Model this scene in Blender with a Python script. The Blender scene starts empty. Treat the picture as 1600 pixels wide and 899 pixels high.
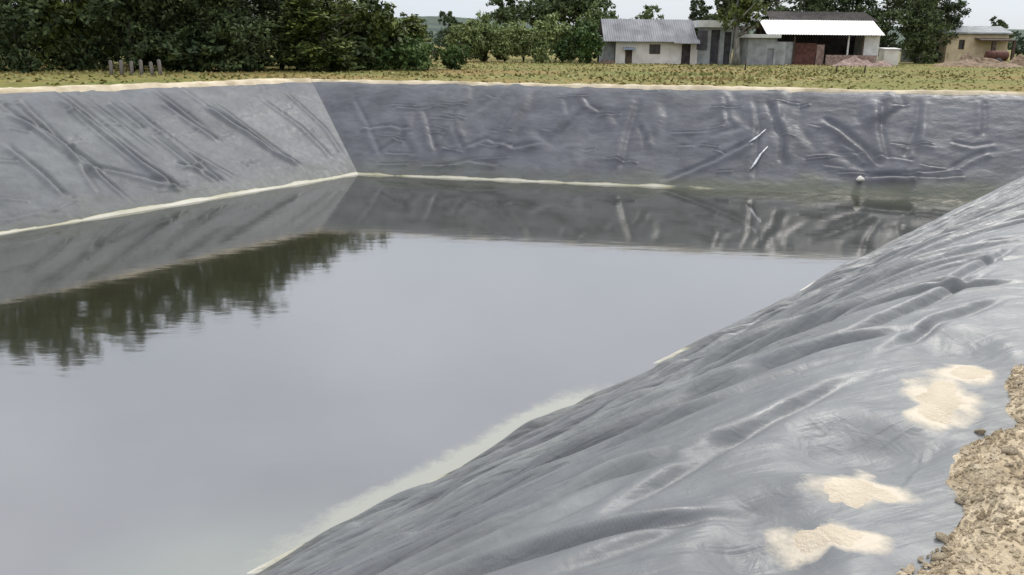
import bpy, bmesh, math, random
import numpy as np
from mathutils import Vector, Matrix

random.seed(7); RNG = np.random.default_rng(7)
scene = bpy.context.scene
COL = scene.collection

# ------------------------------------------------------------------ camera
F, HOR, ROLL, CAMH, DEPTH = 1350.0, 68.0, math.radians(0.6), 1.7, 3.45
PITCH = math.atan((449.5 - HOR) / F)
cam_data = bpy.data.cameras.new('camera'); cam = bpy.data.objects.new('camera', cam_data); COL.objects.link(cam)
cam_data.sensor_width = 36.0; cam_data.lens = F / 1600 * 36
cam_data.clip_start = 0.05; cam_data.clip_end = 8000
cam.matrix_world = Matrix.Translation((0, 0, CAMH)) @ Matrix.Rotation(math.pi / 2 - PITCH, 4, 'X') @ Matrix.Rotation(ROLL, 4, 'Z')
scene.camera = cam

# ------------------------------------------------------------------ sky and sun
SUN_DIR = Vector((0.42, 0.56, 0.70)).normalized()
sun_el = math.asin(SUN_DIR.z); sun_az = math.atan2(SUN_DIR.x, SUN_DIR.y)
world = bpy.data.worlds.new('World'); scene.world = world; world.use_nodes = True
wn, wl = world.node_tree.nodes, world.node_tree.links
wn.clear()
w_out = wn.new('ShaderNodeOutputWorld'); w_bg = wn.new('ShaderNodeBackground')
w_sky = wn.new('ShaderNodeTexSky'); w_sky.sky_type = 'NISHITA'; w_sky.sun_disc = False
w_sky.sun_elevation = sun_el; w_sky.sun_rotation = sun_az
w_sky.air_density = 1.2; w_sky.dust_density = 2.0
w_tc = wn.new('ShaderNodeTexCoord'); w_sep = wn.new('ShaderNodeSeparateXYZ')
wl.new(w_tc.outputs['Generated'], w_sep.inputs[0])
w_map = wn.new('ShaderNodeMapping'); w_map.inputs['Scale'].default_value = (1.0, 1.0, 2.2)
wl.new(w_tc.outputs['Generated'], w_map.inputs[0])
w_noise = wn.new('ShaderNodeTexNoise'); w_noise.inputs['Scale'].default_value = 2.0
w_noise.inputs['Detail'].default_value = 5; w_noise.inputs['Roughness'].default_value = 0.55
wl.new(w_map.outputs[0], w_noise.inputs['Vector'])
w_cover = wn.new('ShaderNodeMapRange'); w_cover.inputs[1].default_value = 0.30; w_cover.inputs[2].default_value = 0.60
w_cover.inputs[3].default_value = 0.72; w_cover.inputs[4].default_value = 1.0
wl.new(w_noise.outputs['Fac'], w_cover.inputs[0])
# cloud brightness rises from the horizon to the zenith as under a real overcast
w_cl = wn.new('ShaderNodeValToRGB')
w_cl.color_ramp.elements[0].position = 0.0; w_cl.color_ramp.elements[0].color = (0.30, 0.33, 0.365, 1)
_e = w_cl.color_ramp.elements.new(0.14); _e.color = (0.89, 0.92, 0.965, 1)
w_cl.color_ramp.elements[1].position = 0.75; w_cl.color_ramp.elements[1].color = (0.735, 0.745, 0.80, 1)
wl.new(w_sep.outputs['Z'], w_cl.inputs[0])
w_gain = wn.new('ShaderNodeVectorMath'); w_gain.operation = 'SCALE'; w_gain.inputs['Scale'].default_value = 24.5
wl.new(w_cl.outputs[0], w_gain.inputs[0])
w_mix = wn.new('ShaderNodeMixRGB')
wl.new(w_cover.outputs[0], w_mix.inputs[0]); wl.new(w_sky.outputs[0], w_mix.inputs[1]); wl.new(w_gain.outputs[0], w_mix.inputs[2])
wl.new(w_mix.outputs[0], w_bg.inputs[0]); w_bg.inputs[1].default_value = 0.10
wl.new(w_bg.outputs[0], w_out.inputs[0])

sun_data = bpy.data.lights.new('sun', 'SUN'); sun = bpy.data.objects.new('sun', sun_data); COL.objects.link(sun)
sun_data.energy = 2.2; sun_data.angle = math.radians(12); sun_data.color = (1.0, 0.95, 0.88)
sun.rotation_euler = (-SUN_DIR).to_track_quat('-Z', 'Y').to_euler()
sun.location = (20, 10, 40)
scene.view_settings.view_transform = 'Standard'; scene.view_settings.look = 'None'
scene.view_settings.exposure = 0.0; scene.view_settings.gamma = 1.0
scene.view_settings.use_curve_mapping = False

# ------------------------------------------------------------------ helpers
def ray(px, py):
    x = (px - 800) / F; y = (449.5 - py) / F
    c, s = math.cos(ROLL), math.sin(ROLL)
    x, y = c * x - s * y, s * x + c * y
    return np.array([x, math.cos(PITCH) + y * math.sin(PITCH), -math.sin(PITCH) + y * math.cos(PITCH)])
CAMP = np.array([0, 0, CAMH])
def onz(px, py, z):
    d = ray(px, py); return CAMP + d * ((z - CAMH) / d[2])
def at(px, py, Y):
    d = ray(px, py); return CAMP + d * (Y / d[1])

def hash3(ix, iy, seed):
    h = (ix * 374761393 + iy * 668265263 + seed * 1442695041) & 0xFFFFFFFF
    h = ((h ^ (h >> 13)) * 1274126177) & 0xFFFFFFFF
    return ((h ^ (h >> 16)) & 0xFFFF) / 65535.0
def vnoise(x, y, seed=0):
    ix = np.floor(x).astype(np.int64); iy = np.floor(y).astype(np.int64)
    fx = x - ix; fy = y - iy
    fx = fx * fx * (3 - 2 * fx); fy = fy * fy * (3 - 2 * fy)
    a = hash3(ix, iy, seed); b = hash3(ix + 1, iy, seed); c = hash3(ix, iy + 1, seed); d = hash3(ix + 1, iy + 1, seed)
    return (a * (1 - fx) + b * fx) * (1 - fy) + (c * (1 - fx) + d * fx) * fy - 0.5
def fbm(x, y, seed=0, oct=4, gain=0.5):
    r = 0; a = 1.0
    for k in range(oct):
        r = r + a * vnoise(x * 2 ** k, y * 2 ** k, seed + k * 17); a *= gain
    return r
def sstep(a, b, x):
    t = np.clip((x - a) / (b - a), 0, 1); return t * t * (3 - 2 * t)

def mesh_np(name, V, Q, mat, parent=None, smooth=True):
    me = bpy.data.meshes.new(name); V = np.asarray(V, np.float32); Q = np.asarray(Q, np.int32)
    k = Q.shape[1]
    me.vertices.add(len(V)); me.vertices.foreach_set('co', V.ravel())
    me.loops.add(Q.size); me.loops.foreach_set('vertex_index', Q.ravel())
    me.polygons.add(len(Q)); me.polygons.foreach_set('loop_start', np.arange(0, Q.size, k, dtype=np.int32))
    me.polygons.foreach_set('loop_total', np.full(len(Q), k, np.int32))
    me.polygons.foreach_set('use_smooth', np.full(len(Q), smooth, bool))
    me.update(calc_edges=True); me.validate()
    me.materials.append(mat)
    o = bpy.data.objects.new(name, me); COL.objects.link(o)
    if parent: o.parent = parent
    return o
def grid_np(name, G, mat, parent=None, flip=False, smooth=True):
    n, m = G.shape[:2]
    idx = np.arange(n * m).reshape(n, m)
    Q = np.stack([idx[:-1, :-1], idx[1:, :-1], idx[1:, 1:], idx[:-1, 1:]], -1).reshape(-1, 4)
    if flip: Q = Q[:, ::-1]
    return mesh_np(name, G.reshape(-1, 3), Q, mat, parent, smooth)

def link_bm(name, bm, mat, parent=None, smooth=False):
    me = bpy.data.meshes.new(name); bm.normal_update(); bm.to_mesh(me); bm.free()
    for p in me.polygons: p.use_smooth = smooth
    me.materials.append(mat)
    o = bpy.data.objects.new(name, me); COL.objects.link(o)
    if parent: o.parent = parent
    return o
def add_box(bm, x0, x1, y0, y1, z0, z1, bev=0.0):
    r = bmesh.ops.create_cube(bm, size=1.0)
    for v in r['verts']:
        v.co = Vector(((x0 + x1) / 2 + v.co.x * (x1 - x0), (y0 + y1) / 2 + v.co.y * (y1 - y0), (z0 + z1) / 2 + v.co.z * (z1 - z0)))
    if bev > 0:
        es = list({e for v in r['verts'] for e in v.link_edges})
        bmesh.ops.bevel(bm, geom=es, offset=bev, segments=1, affect='EDGES')
def add_prism(bm, pts_yz, x0, x1):
    a = [bm.verts.new((x0, y, z)) for y, z in pts_yz]; b = [bm.verts.new((x1, y, z)) for y, z in pts_yz]
    n = len(a)
    for i in range(n): bm.faces.new((a[i], a[(i + 1) % n], b[(i + 1) % n], b[i]))
    bm.faces.new(a[::-1]); bm.faces.new(b)
    bmesh.ops.recalc_face_normals(bm, faces=bm.faces[:])
def add_tube(bm, pts, radii, seg=8):
    rings = []
    for i, p in enumerate(pts):
        p = Vector(p); q = Vector(pts[min(i + 1, len(pts) - 1)]); o = Vector(pts[max(i - 1, 0)])
        t = (q - o).normalized(); a = t.orthogonal().normalized(); b = t.cross(a)
        r = radii[i] if hasattr(radii, '__len__') else radii
        rings.append([bm.verts.new(p + (a * math.cos(k * 2 * math.pi / seg) + b * math.sin(k * 2 * math.pi / seg)) * r) for k in range(seg)])
    for i in range(len(rings) - 1):
        for k in range(seg):
            bm.faces.new((rings[i][k], rings[i][(k + 1) % seg], rings[i + 1][(k + 1) % seg], rings[i + 1][k]))
    bm.faces.new(rings[0][::-1]); bm.faces.new(rings[-1])
    bmesh.ops.recalc_face_normals(bm, faces=bm.faces[:])
def tag(o, label, cat, group=None, kind=None):
    if label: o['label'] = label
    if cat: o['category'] = cat
    if group: o['group'] = group
    if kind: o['kind'] = kind
    return o
def empty(name, loc, label, cat, group=None, rz=0.0):
    o = bpy.data.objects.new(name, None); COL.objects.link(o); o.location = loc; o.rotation_euler.z = rz
    return tag(o, label, cat, group)
def struct(o):
    o['kind'] = 'structure'; return o

# ------------------------------------------------------------------ materials
def new_mat(name):
    m = bpy.data.materials.new(name); m.use_nodes = True
    nt = m.node_tree; return m, nt.nodes, nt.links, nt.nodes['Principled BSDF']
def noise_mat(name, c0, c1, scale=4.0, rough=0.8, detail=6, bump=0.0, bscale=20.0, spec=0.3, lo=0.35, hi=0.65, stretch=(1, 1, 1), metallic=0.0):
    m, n, l, b = new_mat(name)
    tc = n.new('ShaderNodeTexCoord'); mp = n.new('ShaderNodeMapping'); mp.inputs['Scale'].default_value = stretch
    l.new(tc.outputs['Object'], mp.inputs[0])
    t = n.new('ShaderNodeTexNoise'); t.inputs['Scale'].default_value = scale; t.inputs['Detail'].default_value = detail
    l.new(mp.outputs[0], t.inputs['Vector'])
    r = n.new('ShaderNodeValToRGB'); r.color_ramp.elements[0].position = lo; r.color_ramp.elements[1].position = hi
    r.color_ramp.elements[0].color = (*c0, 1); r.color_ramp.elements[1].color = (*c1, 1)
    l.new(t.outputs['Fac'], r.inputs[0]); l.new(r.outputs[0], b.inputs['Base Color'])
    b.inputs['Roughness'].default_value = rough; b.inputs['Specular IOR Level'].default_value = spec
    b.inputs['Metallic'].default_value = metallic
    if bump > 0:
        t2 = n.new('ShaderNodeTexNoise'); t2.inputs['Scale'].default_value = bscale; t2.inputs['Detail'].default_value = 8
        l.new(mp.outputs[0], t2.inputs['Vector'])
        bp = n.new('ShaderNodeBump'); bp.inputs['Strength'].default_value = bump; bp.inputs['Distance'].default_value = 0.05
        l.new(t2.outputs['Fac'], bp.inputs['Height']); l.new(bp.outputs[0], b.inputs['Normal'])
    return m
def leaf_mat(name, c0, c1, scale=0.9, isl=0.25, lo=0.42, hi=0.82):
    m, n, l, b = new_mat(name)
    g = n.new('ShaderNodeNewGeometry'); t = n.new('ShaderNodeTexNoise'); t.inputs['Scale'].default_value = scale; t.inputs['Detail'].default_value = 4
    l.new(g.outputs['Position'], t.inputs['Vector'])
    oi = n.new('ShaderNodeObjectInfo')
    ad = n.new('ShaderNodeMath'); ad.operation = 'MULTIPLY_ADD'; ad.inputs[1].default_value = 0.20; ad.inputs[2].default_value = -0.10
    l.new(oi.outputs['Random'], ad.inputs[0])
    a2 = n.new('ShaderNodeMath'); a2.operation = 'ADD'; l.new(t.outputs['Fac'], a2.inputs[0]); l.new(ad.outputs[0], a2.inputs[1])
    # each leaf spray differs a little
    a3 = n.new('ShaderNodeMath'); a3.operation = 'MULTIPLY_ADD'; a3.inputs[1].default_value = isl; l.new(g.outputs['Random Per Island'], a3.inputs[0]); l.new(a2.outputs[0], a3.inputs[2])
    r = n.new('ShaderNodeValToRGB'); r.color_ramp.elements[0].position = lo; r.color_ramp.elements[1].position = hi
    r.color_ramp.elements[0].color = (*c0, 1); r.color_ramp.elements[1].color = (*c1, 1)
    l.new(a3.outputs[0], r.inputs[0]); l.new(r.outputs[0], b.inputs['Base Color'])
    b.inputs['Roughness'].default_value = 0.65; b.inputs['Specular IOR Level'].default_value = 0.25
    return m

M = {}
M['dark_leaf'] = leaf_mat('dark_leaf', (0.024, 0.040, 0.015), (0.088, 0.118, 0.042))
M['olive_leaf'] = leaf_mat('olive_leaf', (0.030, 0.048, 0.011), (0.15, 0.18, 0.042))
M['green_leaf'] = leaf_mat('green_leaf', (0.030, 0.060, 0.018), (0.105, 0.160, 0.045))
M['pale_leaf'] = leaf_mat('pale_leaf', (0.050, 0.080, 0.022), (0.190, 0.235, 0.085))
M['hedge_leaf'] = leaf_mat('hedge_leaf', (0.09, 0.125, 0.045), (0.22, 0.265, 0.10))
M['far_leaf'] = leaf_mat('far_leaf', (0.030, 0.050, 0.030), (0.075, 0.105, 0.055))
M['bark'] = noise_mat('bark', (0.03, 0.025, 0.02), (0.10, 0.085, 0.07), 6, 0.9, bump=0.5, stretch=(1, 1, .25))
M['pale_bark'] = noise_mat('pale_bark', (0.09, 0.085, 0.075), (0.22, 0.21, 0.19), 5, 0.9, bump=0.4, stretch=(1, 1, .3))

# liner: grey plastic sheet, dusty film, dried scum line just above the water
def liner_mat(grain=None):
    m, n, l, b = new_mat('pond_liner_plastic')
    g = n.new('ShaderNodeNewGeometry')
    at_st = n.new('ShaderNodeAttribute'); at_st.attribute_name = 'stain'
    at_du = n.new('ShaderNodeAttribute'); at_du.attribute_name = 'dust'
    t = n.new('ShaderNodeTexNoise'); t.inputs['Scale'].default_value = 0.9; t.inputs['Detail'].default_value = 8; t.inputs['Roughness'].default_value = 0.6
    l.new(g.outputs['Position'], t.inputs['Vector'])
    r = n.new('ShaderNodeValToRGB'); r.color_ramp.elements[0].position = 0.32; r.color_ramp.elements[1].position = 0.72
    r.color_ramp.elements[0].color = (0.055, 0.058, 0.067, 1); r.color_ramp.elements[1].color = (0.102, 0.107, 0.123, 1)
    l.new(t.outputs['Fac'], r.inputs[0])
    # dust film
    d = n.new('ShaderNodeMixRGB'); d.inputs[2].default_value = (0.21, 0.222, 0.208, 1)
    t3 = n.new('ShaderNodeTexNoise'); t3.inputs['Scale'].default_value = 3.2; t3.inputs['Detail'].default_value = 9; t3.inputs['Roughness'].default_value = 0.65
    l.new(g.outputs['Position'], t3.inputs['Vector'])
    dm = n.new('ShaderNodeMath'); dm.operation = 'MULTIPLY'; dm.use_clamp = True; l.new(t3.outputs['Fac'], dm.inputs[0]); l.new(at_du.outputs['Fac'], dm.inputs[1])
    dk = n.new('ShaderNodeMath'); dk.operation = 'MULTIPLY'; dk.use_clamp = True; dk.inputs[1].default_value = 1.7; l.new(dm.outputs[0], dk.inputs[0]); l.new(dk.outputs[0], d.inputs[0]); l.new(r.outputs[0], d.inputs[1])
    # stain: 0 none, 0.5 olive algae film, 1 pale dried scum
    rs = n.new('ShaderNodeValToRGB'); e = rs.color_ramp.elements
    e[0].position = 0.0; e[0].color = (0.10, 0.105, 0.07, 0); e[1].position = 1.0; e[1].color = (0.44, 0.425, 0.37, 1)
    k = e.new(0.45); k.color = (0.085, 0.09, 0.062, 0.8); k = e.new(0.6); k.color = (0.30, 0.29, 0.20, 0.95)
    l.new(at_st.outputs['Fac'], rs.inputs[0])
    ms = n.new('ShaderNodeMixRGB'); l.new(rs.outputs['Alpha'], ms.inputs[0]); l.new(d.outputs[0], ms.inputs[1]); l.new(rs.outputs[0], ms.inputs[2])
    at_sf = n.new('ShaderNodeAttribute'); at_sf.attribute_name = 'sand_film'
    tf = n.new('ShaderNodeTexNoise'); tf.inputs['Scale'].default_value = 48; tf.inputs['Detail'].default_value = 8; tf.inputs['Roughness'].default_value = 0.7
    l.new(g.outputs['Position'], tf.inputs['Vector'])
    fa = n.new('ShaderNodeMath'); fa.operation = 'MULTIPLY_ADD'; fa.inputs[1].default_value = 1.5; fa.inputs[2].default_value = -1.0; l.new(at_sf.outputs['Fac'], fa.inputs[0])
    fb = n.new('ShaderNodeMath'); fb.operation = 'ADD'; l.new(fa.outputs[0], fb.inputs[0]); l.new(tf.outputs['Fac'], fb.inputs[1])
    fc_ = n.new('ShaderNodeMapRange'); fc_.inputs[1].default_value = 0.0; fc_.inputs[2].default_value = 0.8; l.new(fb.outputs[0], fc_.inputs[0])
    mf = n.new('ShaderNodeMixRGB'); mf.inputs[2].default_value = (0.47, 0.42, 0.335, 1); l.new(fc_.outputs[0], mf.inputs[0]); l.new(ms.outputs[0], mf.inputs[1])
    l.new(mf.outputs[0], b.inputs['Base Color'])
    t2 = n.new('ShaderNodeTexNoise'); t2.inputs['Scale'].default_value = 5.0; t2.inputs['Detail'].default_value = 6
    l.new(g.outputs['Position'], t2.inputs['Vector'])
    rr = n.new('ShaderNodeMapRange'); rr.inputs[1].default_value = 0.3; rr.inputs[2].default_value = 0.7; rr.inputs[3].default_value = 0.42; rr.inputs[4].default_value = 0.60
    l.new(t2.outputs['Fac'], rr.inputs[0]); mr = n.new('ShaderNodeMixRGB'); mr.inputs[2].default_value = (0.95, 0.95, 0.95, 1); l.new(fc_.outputs[0], mr.inputs[0]); l.new(rr.outputs[0], mr.inputs[1]); l.new(mr.outputs[0], b.inputs['Roughness'])
    b.inputs['Specular IOR Level'].default_value = 0.40 if grain is not None else 0.16
    tb = n.new('ShaderNodeTexNoise'); tb.inputs['Scale'].default_value = 9.0; tb.inputs['Detail'].default_value = 7; tb.inputs['Distortion'].default_value = 0.6
    l.new(g.outputs['Position'], tb.inputs['Vector'])
    bp = n.new('ShaderNodeBump'); bp.inputs['Strength'].default_value = 0.35; bp.inputs['Distance'].default_value = 0.03
    l.new(tb.outputs['Fac'], bp.inputs['Height'])
    last = bp
    if grain is not None:             # small creases drawn out along the bank
        rt = n.new('ShaderNodeVectorRotate'); rt.rotation_type = 'Z_AXIS'; rt.inputs['Angle'].default_value = -grain
        l.new(g.outputs['Position'], rt.inputs['Vector'])
        for sc_, di, st_ in (((0.7, 6.0, 0.7), 0.06, 0.8), ((1.6, 15.0, 1.6), 0.03, 0.8)):
            mp = n.new('ShaderNodeMapping'); mp.inputs['Scale'].default_value = sc_; l.new(rt.outputs[0], mp.inputs[0])
            tg = n.new('ShaderNodeTexNoise'); tg.inputs['Scale'].default_value = 1.0; tg.inputs['Detail'].default_value = 3; tg.inputs['Distortion'].default_value = 0.7
            l.new(mp.outputs[0], tg.inputs['Vector'])
            b2 = n.new('ShaderNodeBump'); ag = n.new('ShaderNodeAttribute'); ag.attribute_name = 'grain'; mg = n.new('ShaderNodeMath'); mg.operation = 'MULTIPLY'; mg.inputs[1].default_value = st_; l.new(ag.outputs['Fac'], mg.inputs[0]); l.new(mg.outputs[0], b2.inputs['Strength']); b2.inputs['Distance'].default_value = di
            l.new(tg.outputs['Fac'], b2.inputs['Height']); l.new(last.outputs[0], b2.inputs['Normal']); last = b2
    l.new(last.outputs[0], b.inputs['Normal'])
    return m
M['liner'] = liner_mat()

def water_mat():
    m, n, l, b = new_mat('pond_water')
    g = n.new('ShaderNodeNewGeometry')
    at_s = n.new('ShaderNodeAttribute'); at_s.attribute_name = 'scum'
    at_g = n.new('ShaderNodeAttribute'); at_g.attribute_name = 'algae'
    t = n.new('ShaderNodeTexNoise'); t.inputs['Scale'].default_value = 0.12; t.inputs['Detail'].default_value = 3
    l.new(g.outputs['Position'], t.inputs['Vector'])
    r = n.new('ShaderNodeValToRGB'); r.color_ramp.elements[0].position = 0.35; r.color_ramp.elements[1].position = 0.7
    r.color_ramp.elements[0].color = (0.024, 0.025, 0.014, 1); r.color_ramp.elements[1].color = (0.032, 0.032, 0.020, 1)
    l.new(t.outputs['Fac'], r.inputs[0])
    mg = n.new('ShaderNodeMixRGB'); mg.inputs[2].default_value = (0.075, 0.09, 0.045, 1)
    l.new(at_g.outputs['Fac'], mg.inputs[0]); l.new(r.outputs[0], mg.inputs[1])
    ms = n.new('ShaderNodeMixRGB'); ms.inputs[2].default_value = (0.22, 0.225, 0.185, 1)
    ts = n.new('ShaderNodeTexNoise'); ts.inputs['Scale'].default_value = 4.5; ts.inputs['Detail'].default_value = 9; ts.inputs['Roughness'].default_value = 0.68; ts.inputs['Distortion'].default_value = 0.5
    l.new(g.outputs['Position'], ts.inputs['Vector'])
    sa = n.new('ShaderNodeMath'); sa.operation = 'MULTIPLY_ADD'; sa.inputs[1].default_value = 1.25; l.new(at_s.outputs['Fac'], sa.inputs[0]); l.new(ts.outputs['Fac'], sa.inputs[2])
    sm = n.new('ShaderNodeMapRange'); sm.inputs[1].default_value = 0.95; sm.inputs[2].default_value = 1.45; sm.inputs[4].default_value = 0.85; l.new(sa.outputs[0], sm.inputs[0])
    l.new(sm.outputs[0], ms.inputs[0]); l.new(mg.outputs[0], ms.inputs[1])
    l.new(ms.outputs[0], b.inputs['Base Color'])
    rr = n.new('ShaderNodeMapRange'); rr.inputs[3].default_value = 0.05; rr.inputs[4].default_value = 0.6
    l.new(sm.outputs[0], rr.inputs[0]); l.new(rr.outputs[0], b.inputs['Roughness'])
    b.inputs['IOR'].default_value = 2.0
    mp = n.new('ShaderNodeMapping'); mp.inputs['Rotation'].default_value = (0, 0, math.radians(12)); mp.inputs['Scale'].default_value = (1.0, 2.6, 1)
    l.new(g.outputs['Position'], mp.inputs[0])
    tb = n.new('ShaderNodeTexNoise'); tb.inputs['Scale'].default_value = 1.1; tb.inputs['Detail'].default_value = 4
    l.new(mp.outputs[0], tb.inputs['Vector'])
    bp = n.new('ShaderNodeBump'); bp.inputs['Strength'].default_value = 0.10; bp.inputs['Distance'].default_value = 0.02
    l.new(tb.outputs['Fac'], bp.inputs['Height']); l.new(bp.outputs[0], b.inputs['Normal'])
    gl = n.new('ShaderNodeBsdfGlossy'); gl.inputs['Roughness'].default_value = 0.065; gl.inputs['Color'].default_value = (0.945, 0.945, 1.0, 1)
    l.new(bp.outputs[0], gl.inputs['Normal'])
    fm = n.new('ShaderNodeMapRange'); fm.inputs[3].default_value = 0.15; fm.inputs[4].default_value = 0.0
    l.new(sm.outputs[0], fm.inputs[0])
    mixs = n.new('ShaderNodeMixShader'); l.new(fm.outputs[0], mixs.inputs[0]); l.new(b.outputs[0], mixs.inputs[1]); l.new(gl.outputs[0], mixs.inputs[2])
    l.new(mixs.outputs[0], n['Material Output'].inputs['Surface'])
    return m
M['water'] = water_mat()
M['soil'] = noise_mat('bare_soil', (0.34, 0.27, 0.175), (0.62, 0.525, 0.37), 3.5, 0.95, detail=10, bump=0.8, bscale=38, spec=0.15)
M['clod'] = noise_mat('soil_clod', (0.30, 0.24, 0.16), (0.60, 0.51, 0.37), 7, 0.95, detail=8, bump=0.7, bscale=45, spec=0.15)
M['sand'] = noise_mat('pale_sand', (0.41, 0.355, 0.27), (0.50, 0.445, 0.35), 4.0, 0.95, detail=8, bump=0.4, bscale=55, spec=0.15)
def field_mat():
    m, n, l, b = new_mat('dry_field')
    g = n.new('ShaderNodeNewGeometry')
    def nz(s, d=6):
        t = n.new('ShaderNodeTexNoise'); t.inputs['Scale'].default_value = s; t.inputs['Detail'].default_value = d
        l.new(g.outputs['Position'], t.inputs['Vector']); return t
    t1, t2 = nz(0.10), nz(1.3, 8)
    r1 = n.new('ShaderNodeValToRGB'); e = r1.color_ramp.elements
    e[0].position = 0.35; e[0].color = (0.21, 0.15, 0.062, 1); e[1].position = 0.68; e[1].color = (0.125, 0.145, 0.042, 1)
    k = e.new(0.5); k.color = (0.18, 0.165, 0.058, 1)
    l.new(t1.outputs['Fac'], r1.inputs[0])
    mx = n.new('ShaderNodeMixRGB'); mx.blend_type = 'MULTIPLY'; mx.inputs[0].default_value = 0.8
    r2 = n.new('ShaderNodeValToRGB'); r2.color_ramp.elements[0].position = 0.3; r2.color_ramp.elements[1].position = 0.7
    r2.color_ramp.elements[0].color = (0.55, 0.5, 0.45, 1); r2.color_ramp.elements[1].color = (1.2, 1.2, 1.1, 1)
    l.new(t2.outputs['Fac'], r2.inputs[0]); l.new(r1.outputs[0], mx.inputs[1]); l.new(r2.outputs[0], mx.inputs[2])
    l.new(mx.outputs[0], b.inputs['Base Color']); b.inputs['Roughness'].default_value = 0.95; b.inputs['Specular IOR Level'].default_value = 0.1
    return m
M['field'] = field_mat()
M['grass'] = leaf_mat('dry_grass', (0.25, 0.195, 0.08), (0.17, 0.19, 0.06), 0.16, 0.12, 0.42, 0.72)
M['hill'] = noise_mat('hill_scrub', (0.04, 0.06, 0.05), (0.09, 0.11, 0.08), 0.02, 0.95, spec=0.1)

# ------------------------------------------------------------------ pond outline
P2 = lambda v: np.array(v[:2])
def isect(p, d, q, e):
    a = np.array([[d[0], -e[0]], [d[1], -e[1]]]); t = np.linalg.solve(a, q - p); return p + d * t[0]
WZ = -DEPTH
N0, N1 = P2(onz(440, 885, WZ)), P2(onz(1325, 417, WZ))
L0, L1 = P2(onz(0, 367, WZ)), P2(onz(560, 273, WZ)); F1 = P2(onz(1480, 311, WZ))
wB = L1; wC = isect(N0, N1 - N0, L1, F1 - L1)
nd = (N0 - N1) / np.linalg.norm(N0 - N1); ld = (L0 - L1) / np.linalg.norm(L0 - L1)
wD = N0 + nd * 20.0
perp = np.array([nd[1], -nd[0]])
wA = isect(wD, perp, L0, ld)
W = [wA, wB, wC, wD]                 # left side A-B, far side B-C, near side C-D, hidden end D-A
dirs = [(W[(i + 1) % 4] - W[i]) / np.linalg.norm(W[(i + 1) % 4] - W[i]) for i in range(4)]
nrms = [np.array([-d[1], d[0]]) for d in dirs]
def offset(off):
    out = []
    for i in range(4):
        a, b = (i - 1) % 4, i
        out.append(isect(W[a] + nrms[a] * off[a], dirs[a], W[b] + nrms[b] * off[b], dirs[b]))
    return out
S1 = P2(onz(1432, 880, 0)); S2 = P2(onz(1595, 605, 0))
near_soil = 0.5 * ((S1 - wC) @ nrms[2] + (S2 - wC) @ nrms[2])
rimB = P2(onz(480, 128, 0)); left_rim = P2(onz(0, 143, 0)); far_rim = P2(onz(1100, 139, 0))
off_left = 0.5 * ((rimB - wB) @ nrms[0] + (left_rim - wB) @ nrms[0]); off_far = 0.5 * ((rimB - wB) @ nrms[1] + (far_rim - wB) @ nrms[1])
print('POND', [w.round(1).tolist() for w in W], 'near', round(near_soil, 2), 'left', round(off_left, 2), 'far', round(off_far, 2))
LIP = [0.25, 0.25, 1.17, 0.5]
RUN = [max(4.5, off_left), max(4.5, off_far), near_soil - 1.1, 6.0]
UNDER = 1.2
POLY_I = offset([-r * UNDER / DEPTH for r in RUN]); POLY_R = offset(RUN); POLY_O = offset([r + l for r, l in zip(RUN, LIP)])

def smin0(z, k):                      # smooth min(z, 0)
    return -k * np.log1p(np.exp(-z / k)) if False else np.where(z < -6 * k, z, -k * np.log1p(np.exp(np.clip(-z / k, -50, 50))))

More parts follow.
